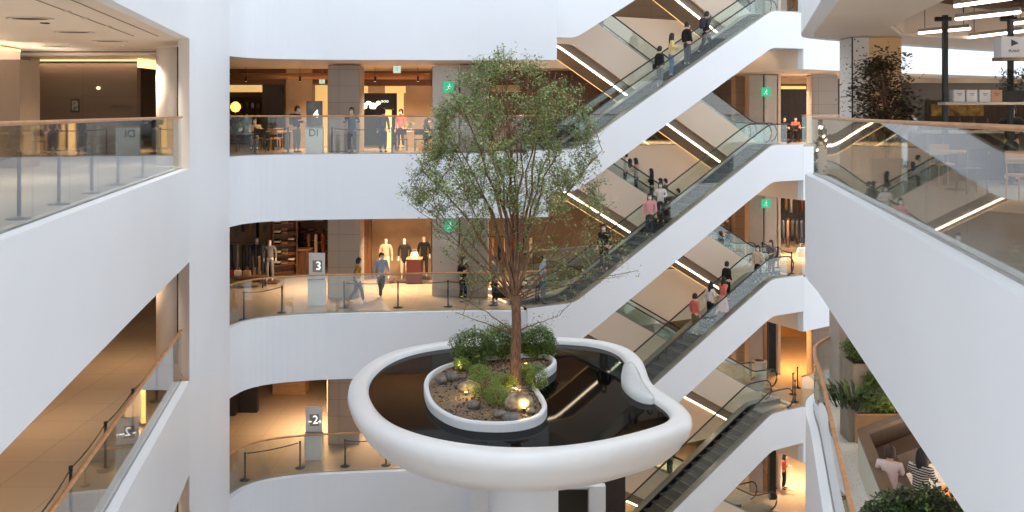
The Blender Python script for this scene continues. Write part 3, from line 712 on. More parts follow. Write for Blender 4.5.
# 4th floor
F4c, F4f = 71, 150
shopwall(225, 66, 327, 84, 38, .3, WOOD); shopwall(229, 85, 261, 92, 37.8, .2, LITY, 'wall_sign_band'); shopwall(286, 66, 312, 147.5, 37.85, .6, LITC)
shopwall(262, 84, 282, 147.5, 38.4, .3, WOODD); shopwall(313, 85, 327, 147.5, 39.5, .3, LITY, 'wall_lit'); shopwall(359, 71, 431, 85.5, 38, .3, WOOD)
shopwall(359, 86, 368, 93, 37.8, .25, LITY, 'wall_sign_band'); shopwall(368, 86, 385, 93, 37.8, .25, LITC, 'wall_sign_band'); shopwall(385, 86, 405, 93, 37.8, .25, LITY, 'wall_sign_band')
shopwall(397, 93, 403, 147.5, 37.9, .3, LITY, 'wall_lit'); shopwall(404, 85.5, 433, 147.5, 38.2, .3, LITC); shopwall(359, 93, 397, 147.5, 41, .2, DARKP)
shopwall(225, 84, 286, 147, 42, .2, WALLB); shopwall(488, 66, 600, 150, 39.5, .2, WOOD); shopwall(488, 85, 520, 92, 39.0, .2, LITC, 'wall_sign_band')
shopwall(600, 84, 700, 148, 48.8, .2, DARKP)
# 3rd floor
shopwall(225, 200, 331, 278, 41, .2, WALLB); shopwall(331, 200, 360, 280, 38, .3, WALLB); shopwall(360, 200, 371, 279, 37.6, .2, WOOD); shopwall(371, 200, 431, 278, 38.5, .2, LITC)
shopwall(488, 200, 600, 278, 41, .2, WALLB); shopwall(600, 200, 700, 276, 48, .2, WOOD)
# 2nd floor
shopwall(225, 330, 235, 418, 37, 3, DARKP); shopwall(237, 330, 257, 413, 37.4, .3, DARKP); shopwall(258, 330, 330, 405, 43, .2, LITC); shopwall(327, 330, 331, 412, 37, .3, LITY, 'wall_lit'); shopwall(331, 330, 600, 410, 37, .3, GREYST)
# right lobby back walls
for f in (5, 4, 3, 2, 1):
    z = FL[f]
    m = {4: WOODD, 3: WOODD, 2: mat('amber_wall', (222, 160, 62), .5, rgb2=(196, 134, 46), scale=.6), 1: mat('amber_wall', (222, 160, 62)), 5: WALLB}[f]
    st(MB().box((19.5, 50.2, z+1.65), (11.5, .2, 3.3)), 'wall_lobby', m)
    st(MB().box((9.2, 50.4, z+1.65), (9.0, .2, 3.3)), 'wall_lobby', GREYST if f != 3 else WALLB)
    st(MB().box((12.75, 46.4, z+1.65), (.12, 7, 3.3)), 'wall_lobby_side', CREAM_LIT)
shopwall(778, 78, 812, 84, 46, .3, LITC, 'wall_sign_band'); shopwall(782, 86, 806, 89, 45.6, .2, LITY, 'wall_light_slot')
shopwall(769, 316, 776, 372, 41, .35, BLACK, 'wall_door_jamb'); shopwall(725, 330, 762, 380, 46, .2, WALLB); shopwall(769.5, 430, 776, 500, 41, .35, BLACK, 'wall_door_jamb')
shopwall(840, 76, 1100, 83, 49, .3, LITC, 'wall_sign_band'); shopwall(838, 76, 1110, 150, 49.5, .3, TAUPE, 'wall_lobby')

def shelf_unit(x, Y, z, w_, h, n, m, label, rz=0, name='shelf_unit', dep=.4):
    R = root(name, (x, Y, z), rz, label, 'shelf')
    MB().box((-w_/2, 0, h/2), (.04, dep, h)).box((w_/2, 0, h/2), (.04, dep, h)).box((0, dep/2, h/2), (w_, .02, h)).build('frame', m, R)
    b0 = None
    for i in range(n):
        zz = .1+(h-.12)*i/(n-1)
        if b0 is None: b0 = MB().box((0, 0, 0), (w_-.05, dep-.03, .03)).build('shelf', m, R, (0, 0, zz))
        else: o = b0.copy(); C.objects.link(o); o.parent = R; o.location = (0, 0, zz)
    return R
CLO = [mat('dark_navy_cloth', (36, 40, 54), .9, noise=.2), mat('black_cloth', (26, 25, 27), .9, noise=.2), mat('grey_cloth', (120, 118, 116), .9, noise=.15), mat('tan_cloth', (176, 138, 96), .9, noise=.15), mat('cream_cloth', (222, 208, 186), .9, noise=.1), mat('rust_cloth', (150, 74, 40), .9, noise=.15), mat('brown_cloth', (94, 66, 48), .9, noise=.15)]
CN = ['navy', 'black', 'grey', 'tan', 'cream', 'rust', 'brown']
def garment_mesh(mb, c, w_, h):
    x, y, z = c
    prof = [(.10, 0), (.30, -.04), (.46, -.16), (.40, -.30), (.42, -.6), (.46, -1.0)]
    rg = [[(x+sx_*w_*a*.5*2*.55, y+sy*.06, z+b*h) for sx_, sy in [(-1, -.6), (-.4, -1), (.4, -1), (1, -.6), (1, .6), (.4, 1), (-.4, 1), (-1, .6)]] for a, b in prof]
    mb.smooth = True; mb.ring([r[::-1] for r in rg])
def rack(x, Y, z, L, label, where, cols, rz=0, h=1.5, n=9, glen=.8):
    R = root('clothes_rack', (x, Y, z), rz, label, 'clothes rack')
    MB().tube([(-L/2, 0, 0), (-L/2, 0, h), (L/2, 0, h), (L/2, 0, 0)], .016, 6).build('frame', BLACK, R)
    MB().box((-L/2, 0, .015), (.05, .5, .03)).box((L/2, 0, .015), (.05, .5, .03)).build('foot', BLACK, R)
    ca, sa = math.cos(rz), math.sin(rz)
    for i in range(n):
        u = -L/2+L*(i+.6)/n; ci = cols[i % len(cols)]
        mb = MB(); garment_mesh(mb, (0, 0, 0), .42, glen*(.9+.15*((i*7) % 3)))
        mb.tube([(0, 0, -.02), (0, 0, .05), (.015, 0, .07)], .006, 4)
        o = mb.build('hanging_garment', CLO[ci], None, (x+ca*u, Y+sa*u, z+h-.07), rz+PI/2+.15*math.sin(i*3))
        tag(o, f'{CN[ci]} garment {ORD[i] if i < 8 else "last"} from left, rack {where}', 'clothing', f'garments on the rack {where}')
rack(XY(240, 36.5), 36.5, FL[3], 2.0, 'black clothes rack in the third floor shop at the far left', 'at the far left of the third floor', [0, 1, 0, 2, 1], n=8, h=1.7, glen=1.0)
rack(XY(246, 39.8), 39.8, FL[3], 2.6, 'tall clothes rack on the back wall of the third floor left shop', 'on third floor left back wall', [3, 1, 2, 6], n=8, h=2.5)
rack(XY(308, 39.5), 39.5, FL[3], 2.2, 'clothes rack at the back of the third floor shop above the directory', 'behind the third floor directory', [4, 5, 1, 3], n=7, h=1.7)
rack(XY(792, 44.5), 44.5, FL[3], 1.6, 'clothes rack in the lit shop of the right third floor lobby', 'in the right lobby shop', [1, 0, 6, 1], n=7, h=1.7, glen=1.1)
rack(XY(788, 48.5), 48.5, FL[3], 2.2, 'high clothes rail on the back wall of the right third floor shop', 'high in the right lobby shop', [6, 5, 1, 3, 4], n=8, h=2.5, glen=.8)
rack(XY(508, 39.0), 39.0, FL[3], 2.2, 'clothes rack behind the tree crown on the third floor', 'behind the tree crown', [5, 3, 1, 4], n=8, h=1.6)
rack(XY(588, 44.5), 44.5, FL[3], 1.8, 'rack of bright garments seen behind the tree under the escalator', 'under the escalator', [5, 0, 5, 2], n=7, h=1.6)
shelf_unit(XY(284, 38.2), 38.2, FL[3], 1.0, 2.7, 7, WOOD, 'tall brown wooden shelf unit in the third floor left shop', .5)
shelf_unit(XY(316, 40.5), 40.5, FL[3], 1.6, 2.6, 6, WOOD, 'wide wooden wall shelf in the third floor shop behind the directory')
shelf_unit(XY(244, 41.5), 41.5, 0, 2.2, 2.2, 5, WOOD, 'wooden back shelf in the fourth floor cafe beside the white pillar')
for i, (px, Y, f, wx, d, h, m, lab) in enumerate([
    (291, 40.2, 2, 1.5, .8, .85, OAK, 'lit wooden counter on the second floor carrying bags'),
    (238, 36.0, 3, 2.2, .5, .45, WOOD, 'low wooden display bench under the clothes rack at the far left'),
    (298, 39.0, 3, 1.2, .6, 1.05, WOOD, 'brown wooden cashier counter in the third floor left shop'),
    (248, 34.8, 4, 1.9, .8, .74, WOODD, 'dark cafe table by the yellow globe lamp'),
    (277, 36.0, 4, 1.0, .7, .74, OAK, 'small oak cafe table beside the beige wall on the fourth floor'),
    (412, 35.5, 4, 1.3, .8, .74, OAK, 'oak dining table right of the stone column on the fourth floor'),
    (450, 35.8, 4, 1.3, .8, .74, OAK, 'oak dining table behind the left edge of the tree crown'),
    (787, 45.0, 4, 1.6, .8, .74, OAK, 'light wooden table in the right fourth floor lobby')]):
    z = FL[f]; R = root('table' if 'table' in lab else 'counter', (XY(px, Y), Y, z), 0, lab, 'table' if 'table' in lab else 'counter')
    if 'table' in lab or 'bench' in lab:
        MB().box((0, 0, h-.02), (wx, d, .04), bev=.01).build('tabletop', m, R)
        for sx_ in (-1, 1):
            for sy in (-1, 1): MB().box((sx_*(wx/2-.06), sy*(d/2-.06), (h-.04)/2), (.05, .05, h-.04)).build('leg', BLACK, R)
    else:
        MB().box((0, 0, h/2), (wx-.04, d-.06, h)).build('body', m, R); MB().box((0, 0, h+.02), (wx, d, .04)).build('worktop', OAK, R)
BAGM = [CLO[1], mat('red_bag_leather', (150, 40, 30), .5, noise=.1), CLO[4], CLO[3]]
def bag(x, y, z, m, lab, s=.3):
    R = root('handbag', (x, y, z), 0, lab, 'bag')
    MB().ring([[(a*s*k/2, b*s*.4*k/2, zz*s) for a, b in [(-1, -1), (1, -1), (1, 1), (-1, 1)]] for k, zz in [(1, 0), (1.05, .3), (.9, .75), (.7, .8)]]).build('body', m, R)
    MB().tube([(-s*.28, 0, s*.75), (-s*.2, 0, s*1.15), (s*.2, 0, s*1.15), (s*.28, 0, s*.75)], s*.03, 6).build('handle', m, R)
for i, (dx, mi, nm) in enumerate([(-.55, 1, 'red'), (-.2, 0, 'black'), (.2, 2, 'cream'), (.5, 0, 'black')]):
    bag(XY(291, 40.2)+dx, 40.2, FL[2]+.89, BAGM[mi], f'{nm} handbag on the second floor counter, {ORD[i]} from the left', .3)
for i, (px, mi) in enumerate([(230, 1), (238, 2), (247, 3)]):
    bag(XY(px, 36), 36.0, FL[3]+.45, BAGM[(mi) % 4], f'bag on the low bench in the third floor left shop, {ORD[i]} from the left', .28)
bag(XY(803, 43.5), 43.5, FL[3]+.0, KWHITE, 'large white tote bag standing in the lit shop of the right third floor lobby', .55)

# ------------------------------------------------------------------ chairs
CHB = mat('chair_black_frame', (36, 32, 30), .5, noise=.1); CHO = mat('chair_oak', (206, 150, 88), .5, noise=.15)
ch0 = {}
def chair(x, y, z, rz, m, label, grp):
    R = root('cafe_chair', (x, y, z), rz, label, 'chair', grp); k = m.name
    if k not in ch0:
        ps = [MB().box((0, 0, .45), (.42, .42, .035), bev=.01).build('seat', m, R), MB().box((0, .2, .74), (.4, .03, .22), rx=-.12, bev=.01).build('backrest', m, R)]
        for sx_ in (-1, 1):
            ps.append(MB().tube([(sx_*.19, -.19, 0), (sx_*.17, -.17, .44)], .014, 6).build('leg', m, R))
            ps.append(MB().tube([(sx_*.19, .21, 0), (sx_*.18, .18, .44), (sx_*.18, .21, .84)], .014, 6).build('leg', m, R))
        ch0[k] = ps
    else:
        for p in ch0[k]: o = p.copy(); C.objects.link(o); o.parent = R
    return R
for i, (px, Y, f, rz, m, where) in enumerate([
    (233, 34.1, 4, PI, CHB, 'at the near left corner of the table by the globe lamp'), (262, 34.1, 4, PI, CHB, 'at the near right corner of the table by the globe lamp'),
    (274, 35.2, 4, PI, CHO, 'in front of the small oak table'), (277, 36.8, 4, 0, CHO, 'behind the small oak table'), (257, 36.2, 4, 0, CHO, 'behind the table by the globe lamp'),
    (402, 34.7, 4, PI, CHB, 'at the left of the oak dining table'), (420, 34.7, 4, PI, CHB, 'at the right of the oak dining table'), (441, 35.0, 4, PI, CHO, 'at the left of the table behind the tree'), (453, 35.0, 4, PI, CHO, 'at the right of the table behind the tree'),
    (781, 44.3, 4, PI, CHB, 'left of the lobby table on the right fourth floor'), (793, 44.3, 4, PI, CHB, 'right of the lobby table on the right fourth floor')]):
    chair(XY(px, Y), Y, FL[f], rz, m, ('oak' if m is CHO else 'black')+' cafe chair '+where, None)
def globe_lamp(px, py, Y, r, label, m, z0):
    z = ZY(py, Y); R = root('globe_lamp', (XY(px, Y), Y, z0), 0, label, 'lamp')
    MB().lathe([(.01, z-z0-r), (r*.6, z-z0-r*.8), (r, z-z0-.1*r), (r*.85, z-z0+r*.5), (r*.3, z-z0+r), (.02, z-z0+r)], n=16).build('lamp_shade', m, R)
    MB().cyl((0, 0, 0), .02, .02, z-z0-r, 8).build('stem', BLACK, R); MB().cyl((0, 0, 0), .12, 0, .02, 16).build('base', BLACK, R)
GY = mat('yellow_glow_shade', (255, 206, 90), .5, emit=1.8)
globe_lamp(235.5, 107, 34.8, .2, 'glowing yellow globe lamp on the cafe table by the white pillar', GY, .74)
# flower-like pendant lamp in the dark shop
R = root('pendant_lamp', (XY(370, 39), 39, ZY(105, 39)), 0, 'white flower shaped pendant lamp in the dark shop right of the stone column', 'lamp')
m = MB()
for k in range(14):
    a = 2*PI*k/14; m.blob((math.cos(a)*.25*(1+.6*(k % 2)), math.sin(a)*.2, .1*math.sin(k*2.1)), (.2, .2, .16), k, .1, 8, 5)
m.build('lamp_shade', mat('pendant_white', (255, 236, 200), .5, emit=1.6), R); MB().tube([(0, 0, .1), (0, 0, 1.5)], .006, 4).build('cord', BLACK, R)
R = root('shop_sign', (XY(384, 40.8), 40.99, ZY(101, 40.8)), 0, 'small lit white shop lettering on the dark shop wall', 'sign'); text('ooo', .22, (0, 0, 0), WTXT, R)

# ------------------------------------------------------------------ people
_pm = {}
def skinmesh(key, V, E, Rr, root_i=0, sub=1):
    me = bpy.data.meshes.new(key); me.from_pydata([tuple(v) for v in V], E, [])
    o = bpy.data.objects.new(key, me); C.objects.link(o)
    o.modifiers.new('s', 'SKIN'); sk = me.skin_vertices[0].data
    for i, r in enumerate(Rr): sk[i].radius = (r, r) if not isinstance(r, tuple) else r
    sk[root_i].use_root = True
    if sub: sb = o.modifiers.new('u', 'SUBSURF'); sb.levels = sb.render_levels = sub
    dg = bpy.context.evaluated_depsgraph_get(); dg.update()
    m2 = bpy.data.meshes.new_from_object(o.evaluated_get(dg)); m2.name = key
    bpy.data.objects.remove(o); bpy.data.meshes.remove(me)
    for p in m2.polygons: p.use_smooth = True
    return m2
def skel(pose):
    """joints for a 1.70 m figure facing -Y"""
    J = {}
    if pose == 'sit':
        hz = .50; kn = [(-.11, -.42, .50), (.11, -.42, .50)]; an = [(-.12, -.42, .09), (.12, -.40, .09)]
        ar = [((-.22, -.06, .85), (-.17, -.30, .72)), ((.22, -.06, .85), (.17, -.30, .72))]; lean = -.06
    elif pose == 'walk':
        hz = .90; kn = [(-.10, -.14, .50), (.10, .04, .49)]; an = [(-.10, -.20, .09), (.10, .30, .13)]
        ar = [((-.24, .10, 1.16), (-.25, .04, .94)), ((.24, -.04, 1.16), (.24, -.22, .96))]; lean = -.03
    elif pose == 'hold':
        hz = .92; kn = [(-.10, -.02, .50), (.10, -.03, .50)]; an = [(-.11, .02, .09), (.11, .01, .09)]
        ar = [((-.24, .02, 1.15), (-.12, -.22, 1.20)), ((.24, .02, 1.15), (.14, -.24, 1.12))]; lean = -.02
    elif pose == 'rail':
        hz = .92; kn = [(-.10, -.02, .50), (.10, -.03, .50)]; an = [(-.11, .04, .09), (.11, .02, .09)]
        ar = [((-.27, -.06, 1.18), (-.24, -.30, 1.24)), ((.27, -.06, 1.18), (.24, -.30, 1.24))]; lean = -.05
    else:
        hz = .92; kn = [(-.10, -.02, .50), (.10, -.03, .50)]; an = [(-.11, .02, .09), (.11, .01, .09)]
        ar = [((-.24, .03, 1.14), (-.24, -.05, .90)), ((.24, .03, 1.14), (.25, -.03, .90))]; lean = 0
    J['pel'] = Vector((0, 0, hz)); J['wai'] = Vector((0, lean*.4, hz+.16)); J['che'] = Vector((0, lean, hz+.38)); J['nk'] = Vector((0, lean*1.2, hz+.53)); 
    J['hd'] = Vector((0, lean*1.5-.015, hz+.66)); J['top'] = Vector((0, lean*1.5-.005, hz+.75))
    J['hip'] = [Vector((-.09, 0, hz-.04)), Vector((.09, 0, hz-.04))]; J['kn'] = [Vector(k) for k in kn]; J['an'] = [Vector(k) for k in an]
    J['sh'] = [Vector((-.18, lean, hz+.47)), Vector((.18, lean, hz+.47))]
    dz = hz-.92 if pose == 'sit' else 0
    J['el'] = [Vector(a[0]) for a in ar]; J['wr'] = [Vector(a[1]) for a in ar]
    return J
def body(pose):
    if ('b', pose) in _pm: return _pm['b', pose]
    J = skel(pose); V, E, Rr = [], [], []
    def add(p, r, par=None):
        V.append(p); Rr.append(r)
        if par is not None: E.append((par, len(V)-1))
        return len(V)-1
    pe = add(J['pel'], (.12, .09)); wa = add(J['wai'], (.10, .08), pe); ch = add(J['che'], (.11, .09), wa); nk = add(J['nk'], .052, ch)
    hd = add(J['hd']+Vector((0, 0, -.04)), (.062, .07), nk); h2 = add(J['hd']+Vector((0, 0, .045)), (.078, .092), hd); h3 = add(J['top'], (.055, .065), h2)
    for s in (0, 1):
        sg = -1 if s == 0 else 1
        hp = add(J['hip'][s], .085, pe); kn = add(J['kn'][s], .056, hp); an = add(J['an'][s], .036, kn)
        add(J['an'][s]+Vector((0, -.07, -.045)), (.038, .03), an); add(J['an'][s]+Vector((0, -.15, -.06)), (.032, .02), len(V)-1)
        sh = add(J['sh'][s], .055, ch); el = add(J['el'][s], .040, sh); wr = add(J['wr'][s], .027, el)
        d = (J['wr'][s]-J['el'][s]).normalized(); pa = add(J['wr'][s]+d*.06, (.036, .018), wr)
        q = Vector((1, 0, 0))-d*d.x; q.normalize(); nrm = d.cross(q)*(-sg)
        for k in range(4):
            b = J['wr'][s]+d*.08+q*(k-1.5)*.019; L = (.062, .075, .08, .068)[k]
            i = add(b, .009, pa); i = add(b+d*L*.55+nrm*.008, .0085, i); add(b+d*L*.9+nrm*.03, .007, i)
        b = J['wr'][s]+d*.03-q*sg*.03; i = add(b, .011, pa); add(b+d*.045-q*sg*.02, .009, i)
    m = skinmesh('body', V, E, Rr); 
    # nose and ears as small bumps
    _pm['b', pose] = m; return m
def cloth(pose, kind):
    k = (kind, pose)
    if k in _pm: return _pm[k]
    J = skel(pose); V, E, Rr = [], [], []
    def add(p, r, par=None):
        V.append(p); Rr.append(r)
        if par is not None: E.append((par, len(V)-1))
        return len(V)-1
    if kind in ('top', 'coat'):
        low = -.06 if kind == 'top' or pose == 'sit' else -.30
        pe = add(J['pel']+Vector((0, 0, low)), (.165, .125) if kind == 'top' else (.185, .15)); pp = pe
        if kind == 'coat' and pose != 'sit': pp = add(J['pel'], (.165, .13), pe)
        wa = add(J['wai'], (.15, .12), pp); ch = add(J['che'], (.18, .135), wa); up = add(J['che']+Vector((0, 0, .085)), (.15, .12), ch); add(J['nk']+Vector((0, 0, -.015)), .075, up)
        for s in (0, 1):
            sh = add(J['sh'][s], .078, up); el = add(J['el'][s], .056, sh); add(J['wr'][s]+(J['el'][s]-J['wr'][s])*.12, .042, el)
    elif kind == 'trousers':
        pe = add(J['pel']+Vector((0, 0, .06)), (.15, .115)); pe = add(J['pel'], (.15, .115), pe)
        for s in (0, 1):
            hp = add(J['hip'][s], .10, pe); kn = add(J['kn'][s], .073, hp); add(J['an'][s]+Vector((0, 0, .03)), .058, kn)
    elif kind == 'shoe0' or kind == 'shoe1':
        s = int(kind[-1]); a = J['an'][s]
        i = add(a+Vector((0, .03, -.04)), (.05, .045)); i = add(a+Vector((0, -.07, -.05)), (.046, .036), i); add(a+Vector((0, -.16, -.058)), (.038, .026), i)
    m = skinmesh(kind, V, E, Rr, sub=1); _pm[k] = m; return m
def hairmesh(pose, long_):
    k = ('hair', pose, long_)
    if k in _pm: return _pm[k]
    J = skel(pose); c = J['hd']+Vector((0, .012, .04)); mb = MB(); mb.smooth = True; n = 16; rg = []
    for j in range(9):
        th = j/8
        ring = []
        for i in range(n):
            a = 2*PI*i/n; fy = math.sin(a)   # +1 = back
            zb = (-.10 if not long_ else -.30) if fy > -.25 else .035
            if fy <= -.25 and fy > -.55: zb = (-.02 if not long_ else -.22)
            z = .125*math.cos(th*PI/2) if th < .55 else None
            zt = .125*math.cos(.55*PI/2)
            if z is None: z = zt+(zb-zt)*(th-.55)/.45
            r = math.sqrt(max(0, 1-(max(z, -.02)/.127)**2)) if z > 0 else 1
            r *= 1+(.12 if long_ and z < -.06 else 0)
            ring.append((c.x+.098*r*math.cos(a)*(1), c.y+.112*r*fy, c.z+z))
        rg.append(ring)
    mb.ring(rg[::-1], cap=False); o = mb.build('hair', BLACK); m = o.data; bpy.data.objects.remove(o); _pm[k] = m; return m
def put(name, me, mtl, par, slots=None):
    if not me.materials: me.materials.append(None)
    o = bpy.data.objects.new(name, me); C.objects.link(o); o.parent = par
    o.material_slots[0].link = 'OBJECT'; o.material_slots[0].material = mtl
    return o
SKIN = mat('skin', (226, 180, 152), .6, noise=.05); HAIRB = mat('black_hair', (30, 24, 22), .5, noise=.2); HAIRG = mat('dark_brown_hair', (62, 42, 32), .5, noise=.2)
CM = {k: mat('cloth_'+k, v, .9, noise=.12, scale=8) for k, v in dict(black=(30, 29, 32), navy=(40, 48, 72), grey=(122, 122, 126), white=(228, 226, 224), mustard=(180, 130, 50), lightblue=(150, 176, 208), jeans=(92, 122, 158), yellow=(226, 206, 140), pink=(226, 160, 164), beige=(206, 184, 156), coral=(216, 116, 104), purple=(70, 56, 100), dusk=(62, 60, 70), olive=(110, 104, 70), stripe=(214, 204, 200), palepink=(228, 204, 202)).items()}
_sm = CM['stripe']; _n = _sm.node_tree.nodes; _w = _n.new('ShaderNodeTexWave'); _w.bands_direction = 'Z'; _w.inputs['Scale'].default_value = 7; _w.inputs['Distortion'].default_value = 1
_tc = _n.new('ShaderNodeTexCoord'); _rr = _n.new('ShaderNodeValToRGB'); _rr.color_ramp.interpolation = 'CONSTANT'; _rr.color_ramp.elements[1].position = .5
_rr.color_ramp.elements[0].color = (.012, .012, .014, 1); _rr.color_ramp.elements[1].color = (.62, .56, .54, 1)
_sm.node_tree.links.new(_tc.outputs['Object'], _w.inputs[0]); _sm.node_tree.links.new(_w.outputs[0], _rr.inputs[0]); _sm.node_tree.links.new(_rr.outputs[0], _n['Principled BSDF'].inputs['Base Color'])
mask_me = eye_me = nose_me = None
def person(x, y, z, face, pose, top, bot, label, hair='s', coat=False, h=1.68, mask=True, bag_=None, shoe='black', dress=False, hairm=None):
    """face: heading of the look, 0 = towards the camera (-Y), +pi/2 = towards +X"""
    global mask_me, eye_me
    R = root('person', (x, y, z), face, label, 'person'); k = h/1.72
    R.scale = (k, k, k)
    bd = put('body', body(pose), SKIN, R); put('trousers', cloth(pose, 'trousers'), CM[bot], R); put('coat' if coat else 'top', cloth(pose, 'coat' if coat else 'top'), CM[top], R)
    for s in (0, 1): put('shoe', cloth(pose, f'shoe{s}'), CM[shoe], R)
    put('hair', hairmesh(pose, hair == 'l'), hairm or HAIRB, bd)
    J = skel(pose); hd = J['hd']
    for s in (-1, 1):
        e = MB().blob((0, 0, 0), (.022, .012, .014), 1, 0, 8, 4).build('eye', BLACK, bd, hd+Vector((s*.032, -.088, .035)))
    if mask:
        mb = MB(); mb.smooth = True
        mb.ring([[(hd.x+.062*q*math.cos(a), hd.y-.02-.085*q*math.sin(a)-(.008 if zz == -.03 else 0), hd.z+zz) for a in lin(0, PI, 9)]+[(hd.x-.05*q, hd.y-.015, hd.z+zz), (hd.x+.05*q, hd.y-.015, hd.z+zz)] for q, zz in [(1.12, .01), (1.16, -.03), (.95, -.075)]])
        mb.build('face_mask', CM['white'], bd)
    else: MB().blob((0, 0, 0), (.028, .035, .04), 2, 0, 8, 5).build('nose', SKIN, bd, hd+Vector((0, -.1, .005)))
    if bag_:
        c = J['che']
        if bag_ == 'back': MB().box((0, c.y+.2, c.z-.06), (.30, .16, .42), bev=.05).build('backpack', CM['dusk'], R)
        else:
            m = MB(); m.box((.27, c.y+.02, J['pel'].z-.02), (.10, .26, .22), bev=.03); m.tube([(.26, c.y, J['pel'].z+.08), (.12, c.y-.12, c.z), (-.1, c.y-.06, c.z+.12), (-.05, c.y+.13, c.z), (.2, c.y+.14, J['pel'].z+.2)], .012, 4); m.build('shoulder_bag', CM[bag_], R)
    if dress:
        p = J['pel']; MB().ring([[(p.x+r_*math.cos(2*PI*i/14), p.y+r_*.8*math.sin(2*PI*i/14), p.z+zz) for i in range(14)] for r_, zz in [(.27, -.62), (.22, -.3), (.16, .05)]]).build('skirt', CM[dress], R)
    return R
def ppl(px, Y, f, *a, **k): return person(XY(px, Y), Y, FL[f], *a, **k)
ppl(296.5, 33.2, 4, 1.2, 'hold', 'black', 'grey', 'person in black with a backpack standing before the fourth floor directory', bag_='back', h=1.72)
ppl(352, 32.4, 4, 0, 'rail', 'navy', 'dusk', 'masked person in a dark jacket leaning on the rail before the stone column', coat=True, h=1.66)
ppl(383, 33.4, 4, 2.9, 'stand', 'dusk', 'navy', 'person in dark clothes, back turned, right of the fourth floor stone column', h=1.62)
ppl(401, 37.0, 4, -.4, 'stand', 'coral', 'black', 'person in red beside the yellow lit shop frame', h=1.62)
ppl(425, 36.4, 4, 1.4, 'sit', 'black', 'black', 'person in black seated at the oak table right of the column', hair='l')
ppl(255, 35.6, 4, .2, 'sit', 'beige', 'grey', 'person in beige seated behind the table by the globe lamp')
ppl(357.5, 32.9, 3, 1.9, 'walk', 'mustard', 'black', 'person in a mustard top and wide black trousers walking on the third floor', hair='s', bag_='black', shoe='white')
ppl(381, 33.8, 3, .6, 'walk', 'lightblue', 'black', 'person in a light blue jacket and black trousers walking on the third floor', mask=True, shoe='white', h=1.74)
ppl(463, 33.2, 3, .8, 'hold', 'black', 'black', 'person dressed in black behind the tree on the third floor', hair='l')
ppl(543, 33.4, 3, 1.2, 'stand', 'lightblue', 'jeans', 'person in pale blue clothes right of the tree trunk on the third floor')
ppl(495, 33.0, 3, -1, 'stand', 'grey', 'black', 'person in grey behind the tree branches on the third floor')
# on the escalators
def t_of(px, o):
    k = (px-CX)/FPX
    return ((O[1]+NN[1]*o)*k-(O[0]+NN[0]*o))/(U[0]-U[1]*k)
def onesc(px, fb, rear, *a, o=.8, **k):
    oo = (2.4 if rear else 0)+o; t = t_of(px, oo); p = EL(t, oo)
    a_, b_ = (T0, T0+RUN) if not rear else (12.43-RUN, 12.43); n = 24
    if a_ < t < b_:
        i = min(n-1, int((t-a_)/(b_-a_)*n)); tt = a_+(b_-a_)*(i+.5)/n; p = EL(tt, oo); z = zprof(tt, FL[fb], rear)
    else: z = zprof(t, FL[fb], rear)
    return person(p[0], p[1], z+.005, *a, **k)
RT = PI/2+A28
onesc(689, 4, False, RT, 'stand', 'black', 'dusk', 'bareheaded person in black standing near the top of the upper front escalator', h=1.75, mask=True)
onesc(703.5, 4, False, RT, 'walk', 'dusk', 'black', 'person in a dark shirt with a backpack near the top of the upper front escalator', bag_='back', h=1.75, o=.6)
onesc(657, 4, False, RT, 'stand', 'black', 'grey', 'person with a black bag on the upper front escalator', h=1.62, bag_='black', o=.5)
onesc(668, 4, False, RT-.4, 'hold', 'yellow', 'jeans', 'person in a pale yellow top and blue jeans on the upper front escalator', h=1.72, hair='l')
onesc(649, 3, False, RT-2.2, 'stand', 'pink', 'dusk', 'person in a pink top on the middle front escalator', h=1.68, hair='l', o=.6)
onesc(658, 3, False, RT-2.4, 'hold', 'white', 'dusk', 'person in a white top beside the pink one on the middle front escalator', h=1.62, hair='l', o=.95)
onesc(600, 3, False, RT-2.5, 'stand', 'black', 'black', 'person in black on the lower part of the middle front escalator behind leaves', h=1.75)
onesc(697, 2, False, RT, 'stand', 'coral', 'olive', 'short haired person in a dusty red shirt on the lower front escalator', h=1.7, mask=False)
onesc(711, 2, False, RT+.2, 'hold', 'white', 'black', 'long haired person in black and white on the lower front escalator', h=1.62, hair='l', bag_='white')
onesc(720.5, 2, False, RT, 'walk', 'coral', 'pink', 'person in a coral top and long pink skirt on the lower front escalator', h=1.62, hair='l', dress='pink', o=.5)
onesc(725, 2, False, RT, 'stand', 'black', 'black', 'dark haired person in black behind the one in coral on the lower front escalator', h=1.62, o=1.15)
onesc(761, 2, False, RT-2.7, 'stand', 'beige', 'black', 'long haired person in a cream top at the third floor escalator landing', h=1.6, hair='l', o=.6, bag_='white')
onesc(771.5, 2, False, RT-2.9, 'hold', 'grey', 'black', 'long haired person in grey at the third floor escalator landing', h=1.56, hair='l', o=1.0, bag_='black')
for px, top, lab, o_ in [(620, 'white', 'person with a black pack and white shirt highest on the rear escalator', .7), (633, 'beige', 'masked person in beige, second highest on the rear escalator', .5), (645, 'black', 'person in a black top in the middle of the rear escalator group', .5), (655, 'dusk', 'person in dark clothes beside the middle of the rear escalator group', .9), (666, 'olive', 'person in olive, second lowest on the rear escalator', .6), (679, 'grey', 'lowest person on the rear escalator, only the head showing', .7)]:
    onesc(px+3, 3, True, RT+PI-.5, 'hold' if px % 2 else 'stand', top, 'black', lab, h=1.54, hair='l' if px in (633, 645, 655) else 's', o=o_, bag_='back' if px == 620 else None)
onesc(603, 4, True, RT, 'stand', 'black', 'grey', 'dark haired person low on the rear escalator of the upper level behind the tree top', o=.8)
onesc(673, 1, True, RT+PI, 'stand', 'black', 'black', 'long haired person in black on the rear escalator beyond the lower front one', hair='l')
